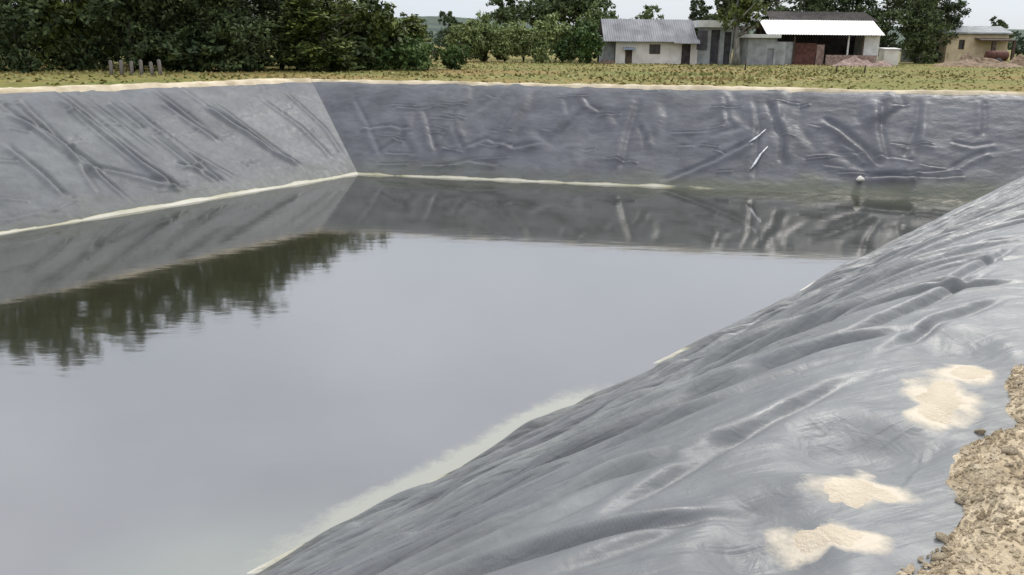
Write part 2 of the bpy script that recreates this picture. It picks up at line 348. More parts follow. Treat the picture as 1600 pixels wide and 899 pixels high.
class Panel:
    def __init__(self, i, ss, nq_slope, nq_lip):
        self.i = i; self.d = dirs[i]; self.n = nrms[i]; self.run = RUN[i]; self.lip = LIP[i]
        self.w0 = W[i]; self.k = math.sqrt(1 + (DEPTH / RUN[i]) ** 2)
        qs = np.concatenate([np.linspace(-RUN[i] * UNDER / DEPTH, RUN[i], nq_slope, endpoint=False), np.linspace(RUN[i], RUN[i] + LIP[i], nq_lip)])
        a0, a1 = POLY_I[i], POLY_I[(i + 1) % 4]; b0, b1 = POLY_R[i], POLY_R[(i + 1) % 4]; c0, c1 = POLY_O[i], POLY_O[(i + 1) % 4]
        f1 = np.clip((qs + RUN[i] * UNDER / DEPTH) / (RUN[i] * (1 + UNDER / DEPTH)), 0, 1)[:, None]
        f2 = np.clip((qs - RUN[i]) / LIP[i], 0, 1)[:, None]
        p0 = (a0 * (1 - f1) + b0 * f1) + (c0 - b0) * f2; p1 = (a1 * (1 - f1) + b1 * f1) + (c1 - b1) * f2
        u = ss[:, None, None]
        self.xy = p0[None] * (1 - u) + p1[None] * u
        rel = self.xy - self.w0
        self.s = rel @ self.d; self.q = rel @ self.n
        self.t = self.q * self.k              # distance up the slope from the water's edge
        zl = WZ + self.q * DEPTH / RUN[i]
        self.z = smin0(zl, 0.12)
        ln = np.linalg.norm(p1 - p0, axis=1)[None]
        self.edge = np.minimum(u[..., 0] * ln, (1 - u[..., 0]) * ln)     # metres to the nearer corner
        self.smin, self.smax = self.s.min(1), self.s.max(1); self.tmin, self.tmax = self.t.min(0), self.t.max(0)
        self.edge = np.broadcast_to(self.edge, self.s.shape)
    def st(self, px, py):                     # a spot on the slope (or on the lip) as (s, t)
        c = ray(px, py); n3 = np.array([-self.n[0] * DEPTH / self.run, -self.n[1] * DEPTH / self.run, 1.0])
        p0 = np.array([self.w0[0], self.w0[1], WZ])
        P = CAMP + c * (((p0 - CAMP) @ n3) / (c @ n3))
        if (P[:2] - self.w0) @ self.n > self.run: P = onz(px, py, 0)
        r = P[:2] - self.w0
        return r @ self.d, (r @ self.n) * self.k
    def blob(self, outline, grow, seed):      # soft mask round an outline
        st = np.array([self.st(*p) for p in outline]); c = st.mean(0); rel = st - c
        a0 = np.arctan2(rel[:, 1], rel[:, 0]); rad = np.hypot(rel[:, 0], rel[:, 1]); o = np.argsort(a0)
        R_ = np.interp(np.arctan2(self.t - c[1], self.s - c[0]), np.concatenate([a0[o] - 2 * math.pi, a0[o], a0[o] + 2 * math.pi]), np.tile(rad[o], 3))
        f = np.hypot(self.s - c[0], self.t - c[1]) / R_ + 0.9 * fbm(self.s * 4, self.t * 4, seed, 4)
        return sstep(grow, grow * 0.3, f)
    def fold(self, h, pts, a, w, valley=0.8, side=1, px=True, fade=0.14, wob=1.0, crisp=False):
        """add one ridge with its shaded trough to h, only where it reaches"""
        pts = [self.st(*p) for p in pts] if px else pts
        pad = 5 * w + 0.4
        sa, sb = min(p[0] for p in pts) - pad, max(p[0] for p in pts) + pad; ta, tb = min(p[1] for p in pts) - pad, max(p[1] for p in pts) + pad
        rows = np.nonzero((self.smax >= sa) & (self.smin <= sb))[0]; cols = np.nonzero((self.tmax >= ta) & (self.tmin <= tb))[0]
        if len(rows) == 0 or len(cols) == 0: return
        I = np.s_[rows[0]:rows[-1] + 1, cols[0]:cols[-1] + 1]
        S, T = self.s[I], self.t[I]
        best = np.full(S.shape, 1e9); sg = np.zeros(S.shape); al = np.zeros(S.shape)
        L = [0]
        for p, q in zip(pts[:-1], pts[1:]): L.append(L[-1] + math.hypot(q[0] - p[0], q[1] - p[1]))
        js = S; jt = T + wob * (0.12 * vnoise(S * 0.8, T * 0.3, 9) + 0.04 * vnoise(S * 2.5, T * 0.8, 19))
        for j, (p, q) in enumerate(zip(pts[:-1], pts[1:])):
            e = np.array(q) - np.array(p); ll = e @ e + 1e-9
            f = np.clip(((js - p[0]) * e[0] + (jt - p[1]) * e[1]) / ll, 0, 1)
            dx = js - p[0] - f * e[0]; dt = jt - p[1] - f * e[1]
            dd = np.hypot(dx, dt); m = dd < best
            best = np.where(m, dd, best); sg = np.where(m, np.sign(e[0] * dt - e[1] * dx), sg); al = np.where(m, (L[j] + f * math.sqrt(ll)) / L[-1], al)
        sd = best * sg * side
        env = sstep(0, fade, al) * sstep(0, fade, 1 - al)
        env = env * (1.0 + 0.5 * vnoise(al * 3, al * 0 + 3.3, 21))
        if crisp:                         # a pleat: long back, sharp front, then the trough
            h[I] += env * a * (np.where(sd < 0, np.exp(-(sd / (1.5 * w)) ** 2), np.exp(-(sd / (0.8 * w)) ** 2)) - valley * np.exp(-((sd - 1.35 * w) / (0.75 * w)) ** 2))
        else:
            h[I] += env * a * (np.exp(-(sd / w) ** 2) - valley * np.exp(-((sd - 1.5 * w) / (0.7 * w)) ** 2))
    def build(self, h, stain, dust, parent):
        h = h * sstep(0, 0.5, self.edge)
        # keep the sheet flat under the soil
        h = h * (1 - 0.85 * sstep(self.run + self.lip * 0.75, self.run + self.lip, self.q))
        nz = 1 / self.k; nh = (DEPTH / self.run) / self.k
        onlip = sstep(self.run - 0.3, self.run + 0.3, self.q); nh = nh * (1 - onlip); nz = nz * (1 - onlip) + onlip
        M.setdefault('liner_near', liner_mat(math.atan2(*(dirs[2] - nrms[2] * 0.55)[::-1]))); G = np.stack([self.xy[..., 0] - self.n[0] * nh * h, self.xy[..., 1] - self.n[1] * nh * h, self.z + nz * h], -1)
        o = grid_np('liner_panel', G, M['liner_near' if self.i == 2 else 'liner'], parent)
        for nm, v in (('stain', stain(G)), ('dust', dust), ('sand_film', getattr(self, 'film', 0.0)), ('grain', getattr(self, 'grain', 0.0))):
            a = o.data.attributes.new(nm, 'FLOAT', 'POINT'); a.data.foreach_set('value', np.clip(np.broadcast_to(v, self.s.shape), 0, 1).astype(np.float32).ravel())
        self.G = G
        return o

liner = empty('pond_liner', (0, 0, 0), 'wrinkled grey plastic sheet lining the sloping banks around the pond water', 'pond liner')

def stain_line(panel, width, seed, strength=1.0, olive=0.5, lo=0.0):
    def fn(G):
        z = G[..., 2] - WZ; s, t = panel.s, panel.t
        band = z - 0.02 + 0.05 * fbm(s * 1.3, t * 0.6, seed)
        w = width * (0.55 + 1.1 * np.clip(fbm(s * 0.35, s * 0, seed + 3) + 0.5, 0, 1))
        line = sstep(w, w * 0.45, band) * sstep(-0.15, -0.03, band) * (0.78 + 0.4 * fbm(s * 1.1, t * 3, seed + 5)) * strength
        ol = 0.45 * olive * sstep(0.75, 0.1, z + 0.35 * fbm(s * 0.8, t * 1.2, seed + 8))
        return np.maximum(ol, line)
    return fn

# left bank
ln = np.linalg.norm(wB - wA)
pl = Panel(0, np.linspace(0, 1, 900), 190, 10)
h = 0.05 * fbm(pl.s * 0.45, pl.t * 0.35, 1, 3) + 0.025 * fbm(pl.s * 1.5 + pl.t * 0.8, pl.t * 2.0, 2, 4) + 0.010 * np.abs(fbm(pl.s * 2.5 - pl.t * 1.2, pl.t * 3.5, 3, 3))
for pts, a, w in (([(85, 152), (160, 208), (215, 255), (285, 302)], 0.16, 0.16), ([(165, 160), (195, 182), (222, 205)], 0.10, 0.13), ([(310, 162), (385, 208), (430, 240), (475, 264)], 0.16, 0.15),
                  ([(0, 176), (60, 205), (120, 245), (165, 280)], 0.12, 0.14), ([(0, 225), (55, 268), (100, 312)], 0.11, 0.13), ([(245, 158), (300, 195), (345, 225)], 0.08, 0.13),
                  ([(400, 150), (470, 200), (520, 250)], 0.07, 0.12), ([(120, 260), (200, 276), (290, 300)], 0.09, 0.14), ([(270, 258), (320, 268), (345, 285)], 0.10, 0.13), ([(440, 140), (505, 200), (540, 250)], 0.06, 0.10),
                  ([(20, 150), (110, 240), (150, 305)], 0.06, 0.10), ([(230, 210), (300, 262), (340, 288)], 0.06, 0.09), ([(180, 152), (290, 235), (380, 285)], 0.05, 0.09)):
    pl.fold(h, pts, a * 0.85, w * 0.95, valley=1.15)
_a, _b = pl.st(85, 152), pl.st(285, 302); lean = (_b[0] - _a[0]) / (_b[1] - _a[1])
for k in range(18):                   # long parallel pulls down the bank
    s0 = random.uniform(ln * 0.35, ln - .5); t0 = random.uniform(5.0, 7.0); dt = -random.uniform(2.0, 6.0); q_ = lean * random.uniform(.7, 1.2)
    pl.fold(h, [(s0, t0), (s0 + q_ * dt * .5, t0 + dt * .5), (s0 + q_ * dt, max(.2, t0 + dt))], random.uniform(.03, .09), random.uniform(.06, .12), valley=1.3, px=False, fade=.3, wob=.6)
for k in range(70):                   # short level creases
    s0 = random.uniform(ln * 0.3, ln); t0 = random.uniform(0.4, 6.2); L_ = random.uniform(0.5, 1.6)
    pl.fold(h, [(s0, t0), (s0 + L_, t0 + random.uniform(-.35, .35))], random.uniform(0.02, 0.05), random.uniform(0.05, 0.09), px=False)
pl.build(h, stain_line(pl, 0.065, 11, 1.05, 0.35), 0.13 + 0.4 * (fbm(pl.s * 0.3, pl.t * 0.5, 31) + 0.5), liner)

# far bank
pf = Panel(1, np.linspace(0, 1, 900), 190, 10)
lf = np.linalg.norm(wC - wB)
h = 0.06 * fbm(pf.s * 0.4, pf.t * 0.4, 41, 3) + 0.03 * fbm(pf.s * 0.9, pf.t * 1.8, 42, 4) + 0.018 * np.abs(fbm(pf.s * 1.4, pf.t * 3.0, 43, 3))
for pts, a, w, sd in (([(990, 150), (972, 205), (958, 268)], 0.14, 0.17, 1), ([(655, 172), (664, 205), (672, 240)], 0.10, 0.13, 1), ([(715, 185), (700, 215), (685, 245)], 0.07, 0.12, -1),
                      ([(1208, 150), (1218, 185), (1232, 215), (1232, 260)], 0.14, 0.14, -1), ([(1275, 188), (1310, 208), (1345, 240), (1368, 265)], 0.20, 0.17, 1), ([(1372, 152), (1366, 200), (1378, 255)], 0.12, 0.14, 1),
                      ([(1448, 152), (1442, 200), (1422, 255)], 0.10, 0.14, -1), ([(1528, 155), (1530, 185), (1527, 212)], 0.09, 0.12, 1), ([(1030, 290), (1090, 268), (1140, 245), (1182, 222)], 0.15, 0.13, 1),
                      ([(1350, 284), (1390, 282), (1435, 283)], 0.26, 0.16, 1), ([(905, 150), (915, 168), (935, 178)], 0.08, 0.12, 1), ([(545, 152), (570, 200), (590, 250)], 0.06, 0.12, 1),
                      ([(720, 240), (760, 222), (800, 235), (850, 228)], 0.10, 0.12, 1), ([(690, 265), (730, 255), (780, 262)], 0.09, 0.11, 1), ([(560, 205), (610, 200), (640, 207)], 0.09, 0.11, 1),
                      ([(1310, 225), (1330, 240), (1352, 262)], 0.08, 0.10, 1), ([(1125, 150), (1128, 170), (1130, 195)], 0.07, 0.11, 1), ([(1480, 225), (1520, 235), (1560, 228)], 0.09, 0.12, 1), ([(1490, 270), (1515, 255), (1550, 240)], 0.12, 0.12, 1),
                      ([(1170, 150), (1178, 200), (1168, 285)], 0.07, 0.12, 1)):
    pf.fold(h, pts, a * 0.52, w * 1.2, valley=1.1, side=sd, wob=.5)
for k in range(34):                   # soft slack hanging down the slope, some of it slanting
    s0 = random.uniform(0.5, lf - .5); t0 = random.uniform(3.0, 6.6); dn = random.uniform(1.5, 4.0)
    pf.fold(h, [(s0, t0), (s0 + random.uniform(-.5, .5), t0 - dn * .5), (s0 + random.uniform(-1.4, 1.4), t0 - dn)], random.uniform(.03, .06), random.uniform(.14, .30), side=random.choice((1, -1)), px=False, fade=.3)
for k in range(70):
    s0 = random.uniform(0, lf - 1); t0 = random.uniform(0.3, 6.4); L_ = random.uniform(0.4, 1.8)
    pf.fold(h, [(s0, t0), (s0 + L_, t0 + random.uniform(-.25, .25))], random.uniform(0.02, 0.05), random.uniform(0.04, 0.08), px=False, crisp=True)
pf.build(h, stain_line(pf, 0.06, 12, 0.95 - 0.55 * sstep(10, 17, pf.s), 0.5 + 0.5 * sstep(8, 16, pf.s)), 0.02 + 0.25 * (fbm(pf.s * 0.3, pf.t * 0.5, 33) + 0.4), liner)

# near bank: dense where the camera stands
sl = np.linalg.norm(wD - wC)
scam = (np.array([1.5, 2.5]) - wC) @ dirs[2]
ss = [0.0]
while ss[-1] < sl: ss.append(ss[-1] + max(0.011, (0.0024 if ss[-1] < scam else 0.03) * abs(ss[-1] - scam)))
ss = np.array(ss); ss = ss / ss[-1]
pn = Panel(2, ss, 640, 110)
# wrinkles stretched along the bank
GA, GB = 0.38, 0.013                  # the slack runs along the bank low down and turns across it near the lip
def psi(s_, t_): return s_ + np.arctan(np.clip(t_, 0, 9) * math.sqrt(GB / GA)) / math.sqrt(GA * GB)
def flow(s_, t_, length, n=7, k=1.0):
    P = [(s_, t_)]
    for _ in range(n):
        s_ += length / n; t_ -= k * length / n * (GA + GB * t_ * t_); P.append((s_, t_))
    return P
PS = psi(pn.s, pn.t + 0.10 * fbm(pn.s * 0.35, pn.t * 0.5, 60, 3))
def streak(f, ls, seed):              # long wrinkles that run and fade along the flow
    m = np.clip(fbm(pn.s * ls * 1.7, PS * f * 0.6, seed + 2, 2) * 1.8 + 0.5, 0, 1)
    return m * (0.5 - np.abs(fbm(pn.s * ls, PS * f, seed, 2)) * 2)
h = 0.03 * fbm(pn.s * 0.25, pn.t * 0.5, 61, 2) + 0.018 * streak(0.35, 0.05, 62) + 0.026 * streak(0.9, 0.05, 65) + 0.020 * streak(2.2, 0.08, 67) + 0.009 * streak(5.0, 0.4, 69) + 0.004 * fbm(pn.s * 3, pn.t * 9, 64, 3)
soft = sstep(pn.run * pn.k - 1.6, pn.run * pn.k - 0.1, pn.t)
h = h * (1 - 0.25 * soft); h = np.ascontiguousarray(h)
for pts, a, w, sd in (([(1590, 330), (1430, 395), (1330, 440), (1180, 520), (1050, 590), (960, 640), (880, 690)], 0.34, 0.19, 1),
                      ([(1560, 408), (1440, 462), (1330, 500), (1200, 565), (1090, 612)], 0.26, 0.15, 1),
                      ([(1400, 562), (1300, 588), (1190, 640), (1060, 690), (900, 755), (820, 785)], 0.22, 0.17, 1),
                      ([(1180, 650), (1080, 700), (960, 760), (880, 810)], 0.18, 0.12, 1),
                      ([(935, 690), (915, 698), (895, 712)], 0.10, 0.05, 1),
                      ([(1100, 790), (1010, 825), (900, 860), (800, 895)], 0.12, 0.08, 1),
                      ([(880, 720), (760, 775), (700, 810)], 0.10, 0.07, 1), ([(760, 790), (660, 840), (560, 885)], 0.2, 0.1, 1),
                      ([(590, 815), (540, 845), (470, 885)], 0.10, 0.06, 1),
                      ([(1590, 375), (1480, 430), (1400, 455)], 0.2, 0.15, 1), ([(1590, 455), (1450, 500), (1330, 560)], 0.18, 0.13, 1),
                      ([(1160, 560), (1080, 605), (1000, 650)], 0.05, 0.06, 1), ([(1000, 720), (900, 770), (800, 830)], 0.07, 0.06, 1), ([(720, 720), (640, 770), (560, 820)], 0.05, 0.06, 1),
                      ([(1560, 300), (1450, 360), (1350, 410)], 0.2, 0.17, 1)):
    pn.fold(h, pts, a * 0.16, max(0.055, w * 0.40), valley=1.2, side=sd, fade=0.42, wob=0.12, crisp=True)
for k in range(620):
    t0 = random.uniform(0.6, 7.0); s0 = random.triangular(1, sl * 0.68, 27); L_ = random.uniform(1.2, 5.0)
    pn.fold(h, flow(s0, t0, L_, k=random.uniform(.8, 1.35)), random.uniform(0.022, 0.050), max(random.uniform(0.036, 0.066), 0.004 * abs(s0 - scam)), valley=1.25, px=False, fade=0.35, wob=0.12, crisp=True)
# broad soft bulges and hollows on the upper part
for pts, a, w in (([(1200, 712), (1330, 690), (1450, 712), (1510, 735)], -0.14, 0.22), ([(1400, 525), (1500, 540), (1590, 545)], -0.12, 0.28), ([(1090, 800), (1180, 810), (1300, 830)], -0.09, 0.15),
                  ([(1060, 860), (1180, 868), (1330, 872)], -0.12, 0.16), ([(1180, 765), (1300, 762), (1400, 778)], 0.05, 0.12), ([(1430, 660), (1500, 662), (1560, 655)], -0.05, 0.10)):
    pn.fold(h, pts, a * 0.7, w * 1.0, valley=0.35, fade=0.4)
dust_n = 0.30 + 0.2 * fbm(pn.s * 0.35, pn.t * 1.2, 71) + 0.3 * fbm(pn.s * 0.14, PS * 0.7, 72, 4) * (1 - soft) + 0.3 * fbm(pn.s * 0.3, PS * 2.6, 73, 3) * (1 - soft) + 0.12 * sstep(0.3, 3.5, pn.t)
SPILLS = [('thin pale sand spill highest on the near bank, right of the upright orange tinged one', [(1480, 570), (1530, 565), (1560, 578), (1548, 592), (1500, 596), (1470, 588)], 0.014),
          ('upright orange tinged sand spill on the near bank beside the soil edge', [(1450, 598), (1490, 590), (1505, 612), (1500, 645), (1455, 662), (1425, 660), (1440, 630), (1428, 610)], 0.018),
          ('star shaped sand spill in the middle of the near bank lip', [(1260, 768), (1310, 742), (1345, 732), (1370, 755), (1415, 778), (1370, 785), (1345, 802), (1300, 790)], 0.018),
          ('long narrow sand spill lowest in the photo on the near bank', [(1215, 822), (1260, 818), (1330, 832), (1375, 842), (1365, 858), (1300, 852), (1230, 842)], 0.015)]
film = 0
for k, sp in enumerate(SPILLS): film = np.maximum(film, pn.blob(sp[1], 1.75, 500 + k))
pn.film = film; pn.grain = (1 - 0.7 * soft) * np.clip(0.85 + 0.9 * fbm(pn.s * 0.3, pn.t * 0.8, 77, 3), 0.15, 1)
pn.build(h, stain_line(pn, 0.16, 13, 0.95 * sstep(6, 16, pn.s) + 0.2, 0.5), dust_n, liner)

# hidden end bank
pe = Panel(3, np.linspace(0, 1, 160), 60, 8)
pe.build(0.06 * fbm(pe.s * 0.5, pe.t * 0.8, 81, 4), stain_line(pe, 0.2, 14), 0.3 + 0 * pe.s, liner)

# ------------------------------------------------------------------ water
wq = offset([0.55] * 4)
us = np.linspace(0, 1, 420); vs = np.linspace(0, 1, 300)
Wg = (wq[0] * (1 - us[:, None, None]) + wq[1] * us[:, None, None]) * (1 - vs[None, :, None]) + (wq[3] * (1 - us[:, None, None]) + wq[2] * us[:, None, None]) * vs[None, :, None]
G = np.concatenate([Wg, np.full(Wg.shape[:2] + (1,), WZ)], -1)
water = struct(grid_np('water', G, M['water'], flip=True))
rel = Wg - wC; dist_near = -(rel @ nrms[2]); s_near = rel @ dirs[2]
wig = 0.5 * fbm(s_near * 0.7, dist_near * 0.7, 91, 4)
s_a = (P2(onz(960, 630, WZ)) - wC) @ dirs[2]; s_b = (P2(onz(440, 885, WZ)) - wC) @ dirs[2]
scum = sstep(0.85, 0.15, dist_near + wig * 0.6) * sstep(s_a - 2.0, s_a + 1.5, s_near) * sstep(s_b + 1.0, s_b - 1.0, s_near) 
scum = np.clip(scum, 0, 1) ** 0.8
alg = sstep(2.0, 0.1, dist_near + 1.6 * wig) * sstep(s_b - 2.2, s_b + 0.6, s_near) * 0.8
for nm, v in (('scum', scum), ('algae', alg)):
    a = water.data.attributes.new(nm, 'FLOAT', 'POINT'); a.data.foreach_set('value', np.clip(v, 0, 1).astype(np.float32).ravel())

# ------------------------------------------------------------------ bare soil bank around the rim
def soil_side(i, us, qs, hfun):
    r0, r1 = POLY_O[i], POLY_O[(i + 1) % 4]
    big = offset([r + l + 10 for r, l in zip(RUN, LIP)])
    b0, b1 = big[i], big[(i + 1) % 4]
    u = us[:, None, None]; f = (qs / 10.0)[None, :, None]
    p0 = r0 + (b0 - r0) * f; p1 = r1 + (b1 - r1) * f
    xy = p0 * (1 - u) + p1 * u
    rel = xy - W[i]; s = rel @ dirs[i]; q = rel @ nrms[i] - RUN[i] - LIP[i]
    return xy, s, q, hfun(s, q)
def far_h(seed, height, width):
    def f(s, q):
        e = q + 0.2 + 0.2 * fbm(s * 0.6, s * 0, seed, 4)
        hh = height * (0.8 + 0.45 * fbm(s * 0.22, q * 0.5, seed + 2, 3)) * sstep(-0.25, 0.3, e) * sstep(width, width * 0.35, e)
        e2 = q + 0.12 * fbm(s * 0.6, s * 0, seed, 4); return -0.12 + 0.11 * sstep(-0.3, -0.05, e2) * sstep(width + .25, width - .1, e) - 0.9 * np.maximum(0, -0.2 - q) + hh + 0.05 * fbm(s * 2.2, q * 2.2, seed + 4, 3) * sstep(-0.25, 0.1, e)
    return f
def soil_mesh(i, us, qs, hf):
    xy, s, q, z = soil_side(i, us, qs, hf)
    return struct(grid_np('soil_bank', np.concatenate([xy, z[..., None]], -1), M['soil' if i == 2 else 'rim'], flip=False))
M['rim'] = noise_mat('sandy_rim', (0.33, 0.28, 0.19), (0.55, 0.48, 0.36), 1.2, 0.95, detail=8, bump=0.5, bscale=20, spec=0.1)
soil_mesh(0, np.linspace(0, 1, 500), np.linspace(-0.6, 2.6, 22), far_h(101, 0.17, 1.5))
soil_mesh(1, np.linspace(0, 1, 500), np.linspace(-0.6, 2.6, 22), far_h(105, 0.10, 0.8))
soil_mesh(3, np.linspace(0, 1, 100), np.linspace(-0.6, 2.6, 16), far_h(109, 0.2, 2))
_s1, _s2 = (S1 - wC) @ dirs[2], (S2 - wC) @ dirs[2]
def edge_shift(s): return 0.13 - 0.15 * np.clip((s - _s2) / (_s1 - _s2), -0.1, 1.5)
def near_h(s, q):
    e = q + edge_shift(s) + 0.10 * fbm(s * 0.9, s * 0, 121, 4) + 0.10 * fbm(s * 4, s * 0 + 7, 122, 3)
    lump = 0.10 * fbm(s * 1.2, q * 1.2, 123, 3) + 0.045 * np.abs(fbm(s * 4.5, q * 4.5, 124, 3)) + 0.028 * fbm(s * 14, q * 14, 125, 3)
    return -0.24 + 0.19 * sstep(-0.35, 0.0, e) + (0.13 + lump) * sstep(-0.12, 0.22, e) * sstep(3.2, 1.6, q) - 0.02 * sstep(1.5, 3, q)
uu = [0.0]
nl = np.linalg.norm(POLY_O[3] - POLY_O[2]); sc2 = (np.array([1.5, 2.5]) - POLY_O[2]) @ dirs[2]
while uu[-1] < nl: uu.append(uu[-1] + max(0.018, 0.009 * abs(uu[-1] - sc2)))
uu = np.array(uu) / uu[-1]
soil_mesh(2, uu, np.concatenate([np.linspace(-0.6, 1.6, 120), np.linspace(1.65, 3.4, 20)]), near_h)

# ------------------------------------------------------------------ field: one sheet to the horizon with the pond cut out
inner = offset([r + l + 1.0 for r, l in zip(RUN, LIP)])
per = []
for i in range(4):
    for k in range(60): per.append(inner[i] * (1 - k / 60) + inner[(i + 1) % 4] * (k / 60))
per = np.array(per); cen = per.mean(0)
rings = []
for g in [0, 0.6, 1.5, 3, 5, 8, 12, 17, 24, 33, 45, 60, 90, 140, 240, 500, 1200, 3500]:
    dv = per - cen; ln_ = np.linalg.norm(dv, axis=1, keepdims=True)
    p = per + dv / ln_ * g
    z = 0.10 * fbm(p[:, 0] * 0.12, p[:, 1] * 0.12, 131, 3) * min(1, g / 6) - 0.035
    rings.append(np.concatenate([p, z[:, None]], 1))
R = np.stack(rings + [], 0); R = np.concatenate([R, R[:, :1]], 1)
struct(grid_np('field', R, M['field'], flip=True))

# ------------------------------------------------------------------ trees and shrubs
def leaf_cloud(lobes, n, size, flat=0.0, gap=0.0, seed=0, droop=0.0):
    """quads scattered in clumps through the lobes (cx, cy, cz, rx, ry, rz)"""
    r = np.random.default_rng(seed); V = []
    vol = np.array([l[3] * l[4] * l[5] for l in lobes]) ** 0.75; vol = vol / vol.sum()
    for l, share in zip(lobes, vol):
        m = max(8, int(n * share)); nc = max(5, m // 28)
        d = r.normal(size=(nc, 3)); d /= np.linalg.norm(d, axis=1, keepdims=True)
        rad = r.uniform(0.25, 1.08, nc) ** 0.55
        c = d * rad[:, None] * np.array(l[3:6]) + np.array(l[:3])
        pick = r.integers(0, nc, m)
        p = c[pick] + r.normal(size=(m, 3)) * np.array([0.13, 0.13, 0.10]) * np.mean(l[3:6]) * 1.1
        p[:, 2] = np.maximum(p[:, 2], 0.03)
        a = r.normal(size=(m, 3)); a[:, 2] -= droop; a /= np.linalg.norm(a, axis=1, keepdims=True)
        b = np.cross(a, r.normal(size=(m, 3))); b /= np.linalg.norm(b, axis=1, keepdims=True) + 1e-9
        sz = size * r.uniform(0.5, 1.3, m)[:, None]
        V.append(np.stack([p - a * sz, p + b * sz * 0.5, p + a * sz, p - b * sz * 0.5], 1))
    V = np.concatenate(V); k = len(V)
    return V.reshape(-1, 3), np.arange(4 * k).reshape(k, 4)
def trunk_bm(h, r0, limbs, seed, lean=0.06):
    rr = random.Random(seed); bm = bmesh.new(); pts, rad = [], []
    x = y = 0
    for k in range(6):
        f = k / 5; pts.append((x, y, h * f)); rad.append(r0 * (1.25 if k == 0 else 1 - 0.75 * f)); x += rr.uniform(-1, 1) * lean * h / 3; y += rr.uniform(-1, 1) * lean * h / 3
    add_tube(bm, pts, rad, 8)
    for k in range(limbs):
        b = pts[rr.randint(2, 4)]; an = rr.uniform(0, 6.28); le = h * rr.uniform(0.25, 0.45)
        e = (b[0] + math.cos(an) * le, b[1] + math.sin(an) * le, b[2] + le * rr.uniform(0.3, 0.9)); mid = tuple((p + q) / 2 + rr.uniform(-.06, .06) * h for p, q in zip(b, e))
        add_tube(bm, [b, mid, e], [r0 * 0.4, r0 * 0.25, r0 * 0.08], 6)
    return bm
def tree_lobes(h, w, base, n, seed, top_bias=0.0):
    rr = random.Random(seed); L = []
    for k in range(n):
        f = (k + 0.5) / n; z = base + (h - base) * f
        env = math.sin(math.pi * (0.22 + 0.62 * f)) ** 0.7 if top_bias == 0 else (1 - f) ** 0.8 + 0.12
        an = rr.uniform(0, 6.28); off = w * 0.5 * env * rr.uniform(0.2, 0.75)
        s = w * 0.5 * env * rr.uniform(0.45, 0.7) + 0.12
        L.append((math.cos(an) * off, math.sin(an) * off, z, s, s, s * rr.uniform(0.6, 0.95)))
    return L
PROTO = {}
def proto(kind, key):
    """first tree of a kind; later ones share its meshes"""
    return PROTO.get((kind, key))
def tree(name, label, cat, x, y, h, w, leaf, base=0.3, n=5000, lobes=10, size=0.17, seed=1, group=None, bark='bark', conical=False, trunk_r=None, rz=None, droop=0.0, z=-0.05, share=None):
    root = empty(name, (x, y, z), label, cat, group, rz if rz is not None else random.uniform(0, 6.28))
    key = share
    if key and key in PROTO:
        for src in PROTO[key][1]:
            c = src.copy(); COL.objects.link(c); c.parent = root
        f = h / PROTO[key][0]; root.scale = (w / PROTO[key][2], w / PROTO[key][2], f)
        return root
    t = link_bm('trunk', trunk_bm(h * 0.8, trunk_r or max(0.05, h * 0.022), 5, seed), M[bark], root, True)
    V, Q = leaf_cloud(tree_lobes(h, w, base, lobes, seed, 1.0 if conical else 0.0), n, size, seed=seed, droop=droop)
    c = mesh_np('crown', V, Q, M[leaf], root, smooth=False)
    if key: PROTO[key] = (h, [t, c], w)
    return root
def shrub(name, label, x, y, h, w, leaf, n=1800, size=0.12, seed=1, group=None, share=None, cat='shrub'):
    root = empty(name, (x, y, -0.05), label, cat, group, random.uniform(0, 6.28))
    if share and share in PROTO:
        for src in PROTO[share][1]:
            c = src.copy(); COL.objects.link(c); c.parent = root
        root.scale = (w / PROTO[share][2], w / PROTO[share][2], h / PROTO[share][0]); return root
    rr = random.Random(seed); L = []
    for k in range(6): L.append((rr.uniform(-.3, .3) * w, rr.uniform(-.3, .3) * w, h * rr.uniform(0.25, 0.68), w * .28, w * .28, h * .30))
    V, Q = leaf_cloud(L, n, size, seed=seed)
    c = mesh_np('foliage', V, Q, M[leaf], root, smooth=False)
    bm = bmesh.new()
    for k in range(5):
        an = k * 1.26 + rr.random(); add_tube(bm, [(0, 0, 0), (math.cos(an) * w * .1, math.sin(an) * w * .1, h * .35), (math.cos(an) * w * .25, math.sin(an) * w * .25, h * .65)], [0.04, 0.03, 0.012], 5)
    s = link_bm('stem', bm, M['bark'], root, True)
    if share: PROTO[share] = (h, [c, s], w)
    return root

random.seed(11)
# the dark grove on the left, tallest to the left
G_LEFT = 'dark trees of the grove behind the left bank'
left_trees = [  # px of the trunk, distance, height, width, label
    (-330, 54, 13.0, 7.0, 'dark_leaf', 'a'), (-190, 50, 12.5, 6.5, 'dark_leaf', 'b'), (-70, 53, 11.2, 7.0, 'dark_leaf', 'c'),
    (30, 50, 10.4, 6.2, 'dark_leaf', 'a'), (118, 53, 10.2, 5.6, 'olive_leaf', 'd'), (205, 51, 9.2, 5.4, 'dark_leaf', 'b'), (290, 55, 9.2, 5.6, 'dark_leaf', 'c'),
    (365, 52, 7.8, 5.4, 'dark_leaf', 'a'), (440, 56, 7.0, 5.2, 'dark_leaf', 'b'), (505, 53, 4.6, 5.0, 'olive_leaf', 'd'), (575, 58, 3.6, 5.0, 'olive_leaf', 'e'), (628, 62, 3.4, 3.8, 'olive_leaf', 'd')]
